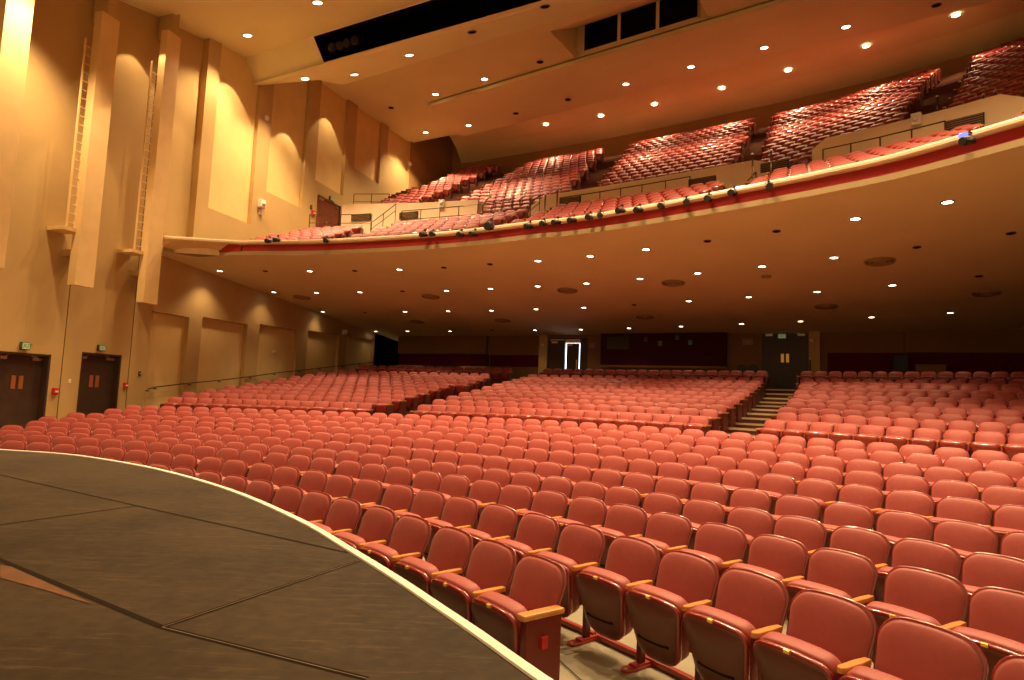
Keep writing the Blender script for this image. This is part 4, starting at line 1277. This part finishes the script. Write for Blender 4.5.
def spotlight_parts():
    yoke = MB()
    yoke.tube([(-0.13, 0, 0.0), (-0.13, 0, 0.16), (0.0, 0, 0.22), (0.13, 0, 0.16), (0.13, 0, 0.0)], 0.014, 6)
    yoke.tube([(0, 0, 0.21), (0, 0.10, 0.24)], 0.02, 6)
    body = MB()
    X = Matrix.Rotation(R_(100), 4, 'X')
    body.lathe([(0.05, -0.26), (0.09, -0.24), (0.105, -0.1), (0.105, 0.05), (0.13, 0.06), (0.13, 0.2), (0.12, 0.2)], 14, 0, X)
    lens = MB(); lens.lathe([(0.0, 0.20), (0.06, 0.196), (0.11, 0.18)], 14, 0, X, cap=False)
    clamp = MB(); clamp.box((-0.03, 0.06, 0.2), (0.03, 0.16, 0.30), 0)
    out = []
    for nm, b, m in (('yoke', yoke, 'darkmetal'), ('lamp_body', body, 'darkmetal'), ('lens', lens, 'glassdark'), ('clamp', clamp, 'darkmetal')):
        o = b.build(nm, m); out.append((nm, o.data)); bpy.data.objects.remove(o)
    return out


SPM = spotlight_parts()
for i, (ph, z) in enumerate(D['stagelights']):
    big = i in (7,)
    last = i == len(D['stagelights']) - 1
    lab = 'large grey round stage light on the balcony rail, %s from left' % ORD[i + 1] if big else ('stage light with a blue lit face on the right balcony rail' if last else 'black stage spotlight clamped to the balcony rail, %s from the left' % ORD[i + 1])
    t = thing('stage_spotlight', lab, 'stage light', bal(ph, -0.22, z + 0.10), R_(-ph) + rnd.uniform(-.5, .5), 'stage lights on the balcony rail')
    t.scale = (0.65,) * 3 if not big else (1.0,) * 3
    for nm, me in SPM:
        o = bpy.data.objects.new(nm, me); COL.objects.link(o); o.parent = t
    if last:
        mb = MB(); mb.box((-0.12, -0.20, 0.12), (0.12, -0.1, 0.22), 0); mb.build('blue_face', 'bluescreen', t)

for i, q in enumerate(D['slotl']):
    t = thing('stage_spotlight', 'dim stage light inside the black ceiling slot, %s from the left' % ORD[i + 1], 'stage light', (q[0] + AX * 0.55, q[1] + AY * 0.55, q[2] + 0.0), math.atan2(WY, WX), 'stage lights in the ceiling slot')
    t.scale = (1.5,) * 3
    for nm, me in SPM:
        o = bpy.data.objects.new(nm, me); COL.objects.link(o); o.parent = t

# ================================================================ SEATS
def seat_parts():
    """folded theatre seat, origin on the floor at its right-hand support line, facing local -Y; seat centre x = 0"""
    out = {}
    tilt = Matrix.Translation((0, 0.085, 0.40)) @ Matrix.Rotation(R_(-20), 4, 'X')
    o_back = rrect(0.47, 0.515, 0.445, 0.06, 0.105, 0.030)
    mb = MB(); pillow(mb, o_back, -0.018, 0.004, 0.030, 0.0, 0, tilt, edge=0.012)
    out['backrest'] = ('fabric', mb, None)
    o_sh = rrect(0.495, 0.540, 0.470, 0.065, 0.112, 0.031)
    mb = MB(); pillow(mb, o_sh, -0.004, 0.016, 0.0, 0.018, 0, tilt @ Matrix.Translation((0, 0, -0.010)), edge=0.005)
    out['back_shell'] = ('shellred', mb, 'backrest')
    # folded seat, standing up in front of the back
    ft = Matrix.Translation((0, -0.075, 0.150)) @ Matrix.Rotation(R_(14), 4, 'X')
    o_pad = rrect(0.40, 0.490, 0.470, 0.13, 0.075, 0.018)
    mb = MB(); pillow(mb, o_pad, 0.012, 0.125, 0.0, 0.015, 0, ft, edge=0.022)
    out['seat_cushion'] = ('fabric', mb, None)
    o_pan = rrect(0.415, 0.502, 0.465, 0.14, 0.070, 0.018)
    mb = MB(); pillow(mb, o_pan, -0.022, 0.020, 0.004, 0.0, 0, ft @ Matrix.Translation((0, 0, -0.004)), edge=0.008)
    out['seat_pan'] = ('shellred', mb, 'seat_cushion')
    o_cov = rrect(0.385, 0.484, 0.447, 0.135, 0.060, 0.014)
    mb = MB(); pillow(mb, o_cov, -0.026, -0.010, 0.030, 0.0, 0, ft, edge=0.010)
    # slot across the pan
    pts = [(ft @ Vector((x, -0.052 + 0.35 * x * x, 0.165 - 0.25 * (0.03 - x * x)))) for x in (-0.14, -0.09, -0.04, 0.0, 0.04, 0.09, 0.14)]
    mb.tube(pts, 0.010, 5, 1)
    out['pan_cover'] = (['pan', 'seamdark'], mb, 'seat_cushion')
    mb = MB(); mb.box((-0.018, -0.034, 0.468), (0.018, -0.016, 0.488), 0, ft)
    out['number_plate'] = ('brass', mb, 'seat_cushion')
    # arm, standard, foot on the side towards larger angle (+X)
    mb = MB()
    o_arm = [(-0.024, -0.15), (-0.012, -0.175), (0.012, -0.175), (0.024, -0.15), (0.028, 0.0), (0.020, 0.10), (-0.020, 0.10), (-0.028, 0.0)]
    vs = [(x + 0.28, y, z) for z, s in ((0.588, 1), (0.596, 1), (0.612, 1.0), (0.617, 0.9)) for x, y in [(a * s, b * (1 if s == 1 else .985)) for a, b in o_arm]]
    fs = [(k * 8 + i, k * 8 + (i + 1) % 8, (k + 1) * 8 + (i + 1) % 8, (k + 1) * 8 + i) for k in range(3) for i in range(8)] + [tuple(range(8))[::-1], tuple(range(24, 32))]
    mb.add(vs, fs, 0)
    out['armrest'] = ('oak', mb, None)
    mb = MB()
    mb.box((0.262, -0.10, 0.30), (0.298, 0.10, 0.59), 0, bev=0.008)
    mb.box((0.258, -0.028, 0.0), (0.302, 0.028, 0.32), 0, bev=0.005)
    out['standard'] = ('standard', mb, None)
    mb = MB()
    n = 8
    prof = []
    for i in range(n + 1):
        a = math.pi * i / n
        prof.append((0.045 * math.cos(a), 0.155 + 0.045 * math.sin(a)))
    for i in range(n + 1):
        a = math.pi + math.pi * i / n
        prof.append((0.045 * math.cos(a), -0.155 + 0.045 * math.sin(a)))
    N = len(prof)
    vs = [(0.28 + x, y, z) for z in (0.004, 0.02) for x, y in prof]
    fs = [(i, (i + 1) % N, N + (i + 1) % N, N + i) for i in range(N)] + [tuple(range(N))[::-1], tuple(range(N, 2 * N))]
    mb.add(vs, fs, 0)
    mb.box((0.245, -0.09, 0.02), (0.315, 0.09, 0.035), 0)
    for y in (-0.165, 0.165):
        mb.lathe([(0.014, 0.02), (0.014, 0.026), (0.0, 0.028)], 8, 1, Matrix.Translation((0.28, y, 0)), cap=False)
    out['foot'] = (['foot', 'steel'], mb, 'standard')
    mb = MB(); mb.box((-0.258, 0.075, 0.012), (0.28, 0.125, 0.05), 0, bev=0.004)
    out['floor_rail'] = ('foot', mb, 'standard')
    return out


SEATP = seat_parts()
ME = {}
for nm, (m, mb, par) in SEATP.items():
    o = mb.build(nm, m); ME[nm] = (o.data, par); bpy.data.objects.remove(o)
ROWN = ORD


def place_seat(R, ph, z, lab, full=True):
    t = thing('theatre_seat', lab, 'seat', polar(R, math.degrees(ph), z), -ph, 'red theatre seats in the front rows')
    made = {}
    for nm, (me, par) in ME.items():
        if nm in ('foot', 'floor_rail') and not full:
            continue
        o = bpy.data.objects.new(nm, me)
        COL.objects.link(o)
        o.parent = made[par] if par else t
        made[nm] = o
    return t


STUFF_FROM = 10
for k, ph, side, n in D['seats']:
    if k >= STUFF_FROM or (k == 1 and side == 'L' and n <= 2):
        continue
    rn = ROWN[k]
    if side == 'E':
        lab = 'red folding seat in the first row along the stage edge, %s from its end panel' % ORD[n] if n > 1 else 'red folding seat with end panel, nearest end of the row along the stage'
    elif side == 'R':
        lab = 'red folding seat, %s row from the stage, %s from the right photo edge' % (rn, ORD[n])
    elif side == 'W':
        lab = 'red folding seat, %s row from the stage, %s from its left wall end' % (rn, ORD[n])
    else:
        lab = 'red folding seat, %s row from the stage, %s from the left photo edge' % (rn, ORD[n])
    z = D['zrow'][k - 1] + tilt(seat_R(k) + 0.28, math.degrees(ph))
    t = place_seat(seat_R(k), ph, z, lab, k <= 3)
    if k == 1 and side == 'E' and n == 1:
        mb = MB(); mb.box((0.250, -0.145, 0.0), (0.312, 0.145, 0.585), 0, bev=0.008)
        ep = mb.build('end_panel', 'panelred', t)
        mb = MB(); mb.box((0.308, -0.03, 0.40), (0.330, 0.02, 0.475), 0, bev=0.004); mb.build('aisle_light', 'redplastic', ep)
        mb = MB(); mb.box((0.238, -0.175, 0.586), (0.322, 0.165, 0.625), 0, bev=0.012); mb.build('end_arm_cap', 'oak', t)


# ---- all remaining seats, one mass
class Mass:
    def __init__(s):
        s.v, s.f, s.m, s.sm = [], [], [], []


def low_seat():
    mb = MB()
    rg = (1.0, 0.9, 0.5)
    tilt = Matrix.Translation((0, 0.085, 0.40)) @ Matrix.Rotation(R_(-20), 4, 'X')
    o_b = rrect(0.48, 0.525, 0.45, 0.05, 0.10, 0.028, 2)
    pillow(mb, o_b, -0.030, 0.03, 0.028, 0.01, 0, tilt, 0.014, rg)
    ft = Matrix.Translation((0, -0.075, 0.150)) @ Matrix.Rotation(R_(14), 4, 'X')
    o_p = rrect(0.39, 0.49, 0.475, 0.14, 0.06, 0.012, 2)
    pillow(mb, o_p, 0.0, 0.12, 0.0, 0.015, 0, ft, 0.014, (1.0, 0.6))
    pillow(mb, o_p, -0.03, 0.003, 0.012, 0.0, 1, ft @ Matrix.Translation((0, 0, -0.004)), 0.006, (1.0, 0.6))
    mb.box((0.255, -0.20, 0.588), (0.305, 0.11, 0.615), 2)
    mb.box((0.262, -0.07, 0.0), (0.298, 0.07, 0.588), 3)
    return mb


LOW = low_seat()
END = MB(); END.box((0.262, -0.2, 0.0), (0.325, 0.2, 0.585), 3); END.box((0.25, -0.22, 0.585), (0.34, 0.22, 0.625), 2)
END_L = MB(); END_L.box((-0.325, -0.2, 0.0), (-0.262, 0.2, 0.585), 3); END_L.box((-0.34, -0.22, 0.585), (-0.25, 0.22, 0.625), 2)
mass = MB()


def put(mb, loc, rz):
    mx = Matrix.Translation(loc) @ Matrix.Rotation(rz, 4, 'Z')
    o = len(mass.v)
    mass.v.extend([tuple(mx @ Vector(p)) for p in mb.v])
    mass.f.extend([tuple(i + o for i in f) for f in mb.f]); mass.m.extend(mb.m); mass.sm.extend(mb.sm)


for k, ph, side, n in D['seats']:
    if k >= STUFF_FROM:
        put(LOW, polar(seat_R(k), math.degrees(ph), D['zrow'][k - 1] + tilt(seat_R(k) + 0.28, math.degrees(ph))), -ph)


def run(R, z, a0, a1, off=-0.28, ends=(True, True), pitch=0.56, Rf=None, dz=None, stagger=0.0):
    """seats from angle a0 to a1 on radius R (or on the balcony curve Rf)"""
    RR = Rf((a0 + a1) / 2) if Rf else R
    st = math.degrees(pitch / RR)
    a0 = a0 + st * stagger
    n = int((a1 - a0) / st)
    for i in range(n):
        a = a0 + st * (i + 0.5)
        r_ = (Rf(a) if Rf else R) + off
        z_base = z
        z_ = z_base + (dz(a) if dz else tilt(R, a))
        put(LOW, polar(r_, a, z_), R_(-a))
        if i == n - 1 and ends[1]:
            put(END, polar(r_, a, z_), R_(-a))
        if i == 0 and ends[0]:
            put(END_L, polar(r_, a, z_), R_(-a))


def wall_angle(R, inset):
    """angle at which radius R comes within `inset` of the left wall"""
    a = -14.0
    while a < 30:
        p = polar(R, a)
        if (p.x - WP0[0]) * -WN[0] + (p.y - WP0[1]) * -WN[1] > inset:
            return a
        a += 0.05
    return a


for k, (R, z) in enumerate(D['rear']):
    t_ = k / 12
    if k == 11:
        continue
    run(R, z, wall_angle(R, 1.5 if k == 0 else 1.15 if k < 10 else 1.6), lerp(*AISLE_L[0], t_) - 0.15)
    c0_, c1_ = lerp(*AISLE_L[1], t_) + 0.15, lerp(*AISLE_R[0], t_) - 0.1
    run(R, z, c0_, c1_, pitch=(math.radians(c1_ - c0_) * R) / max(1, round(math.radians(c1_ - c0_) * R / 0.56)) - 1e-4)
    run(R, z, lerp(*AISLE_R[1], t_) + 0.1, 58, ends=(True, False), stagger=0.25 * (k % 2))
b_ = D['bends'][0]
bl = D['bleft']
BL = [(None, b_[0]), (b_[1], b_[2]), (b_[3], b_[4]), (b_[5], b_[6]), (b_[7] + .3, 58)]
for i, (r, z) in enumerate(BR):
    for s, e in BL:
        s0 = bl[i] if s is None else s
        run(0, z - .85, s0, e, Rf=lambda a, r=r: Rof(a, r), dz=btilt, stagger=0.5 * (i % 2))
ua = D['uaisles']
lft = D['uleft']
for j, (r, z) in enumerate(UR):
    f_ = j / 17
    s0 = lerp(lft[0], lft[4], j / 5) if j < 5 else lerp(lft[4], lft[5], (j - 5) / 12)
    cuts = [lerp(*q, f_) for q in ua]
    cuts[2] += 0.5 * f_; cuts[3] += 0.5 * f_
    segs = [(s0, cuts[0]), (cuts[1], cuts[2]), (cuts[3], cuts[4]), (cuts[5], cuts[6]), (cuts[7], 58)]
    for s, e in segs:
        if e - s > 1.0:
            run(0, z - .85, s, e, Rf=lambda a, r=r: Rof(a, r), dz=lambda a, f_=f_: utilt(a, f_), stagger=0.5 * (j % 2))
ms = mass.build('theatre_seat', ['fabric', 'shellred', 'oak', 'standard'])
ms.name = 'distant_theatre_seat'
ms['kind'] = 'stuff'
tag(ms, 'remaining rows of red theatre seats in the raised rear block and on the balcony', 'seats')

# ================================================================ SMALL THINGS AT THE BACK
def dark_chair(x, lab):
    t = thing('stacking_chair', lab, 'chair', bw(x, 2.734, 0.75), HB)
    mb = MB(); pillow(mb, rrect(0.36, 0.42, 0.36, 0.05, 0.12, 0.02, 3), -0.02, 0.02, 0.01, 0.01, 0, Matrix.Translation((0, 0.2, 0.86))); mb.build('backrest', 'darkmetal', t)
    mb = MB(); mb.box((-0.22, -0.22, 0.74), (0.22, 0.2, 0.80), 0, bev=0.02); mb.build('seat', 'darkmetal', t)
    for sx in (-1, 1):
        for sy in (-1, 1):
            mb = MB(); mb.tube([(sx * 0.19, sy * 0.17, 0.75), (sx * 0.22, sy * 0.22, 0.0)], 0.014, 6); mb.build('leg', 'darkmetal', t)


dark_chair(3.93, 'dark tall chair by the back wall, left of a pair beside the far double door')
dark_chair(4.46, 'dark tall chair by the back wall, right of a pair beside the far double door')

t = thing('utility_cart', 'dark utility cart with a bent metal frame by the right back wall', 'cart', bw(10.6, 2.734, 0.8), HB)
mb = MB(); mb.tube([(-0.28, 0, 0.1), (-0.26, 0, 1.65), (-0.2, 0, 1.78), (0.2, 0, 1.80), (0.28, 0, 1.70), (0.30, 0, 0.1)], 0.025, 8); mb.build('handle_frame', 'bronze', t)
mb = MB(); mb.box((-0.4, -0.3, 0.12), (0.4, 0.3, 0.18), 0); mb.build('platform', 'darkmetal', t)
mb = MB(); mb.box((-0.24, 0.02, 0.2), (0.26, 0.06, 1.7), 0); mb.build('back_panel', 'darkmetal', t)
for sx in (-1, 1):
    for sy in (-1, 1):
        mb = MB(); mb.lathe([(0.0, -0.02), (0.06, -0.02), (0.06, 0.02), (0.0, 0.02)], 12, 0, Matrix.Translation((sx * 0.33, sy * 0.22, 0.06)) @ Matrix.Rotation(R_(90), 4, 'Y')); mb.build('wheel', 'darkmetal', t)
t = thing('storage_crate', 'low brown crate by the right back wall beside the cart', 'crate', bw(11.7, 2.734, 0.8), HB)
mb = MB(); mb.box((-0.55, -0.3, 0), (0.55, 0.3, 1.25), 0, bev=0.02); mb.build('crate_body', 'backwall', t)
mb = MB(); mb.box((-0.57, -0.32, 1.25), (0.57, 0.32, 1.32), 0, bev=0.01); mb.build('lid', 'backwall', t)
t = thing('stanchion', 'slim metal stanchion at the top of the right aisle, before the pillar', 'stanchion', bw(7.0, 2.734, 0.7), HB)
mb = MB(); mb.tube([(0, 0, 0.03), (0, 0, 1.5)], 0.028, 8); mb.build('post', 'bronze', t)
mb = MB(); mb.lathe([(0.16, 0.0), (0.15, 0.03), (0.03, 0.05)], 16, 0); mb.build('base', 'darkmetal', t)
mb = MB(); mb.lathe([(0.0, 1.5), (0.05, 1.52), (0.05, 1.6), (0.0, 1.63)], 10, 0); mb.build('head', 'white', t)

# cable lying on the pit floor
t = thing('floor_cable', 'thin dark cable on the pale pit floor under the second row', 'cable')
pts = [polar(15.35 + 0.12 * math.sin(a * .9) + (a - 45) * 0.012, a, 0.012) for a in [44 + i * 1.2 for i in range(18)]]
mb = MB(); mb.tube(pts, 0.004, 6); mb.build('cable_run', 'darkmetal', t)
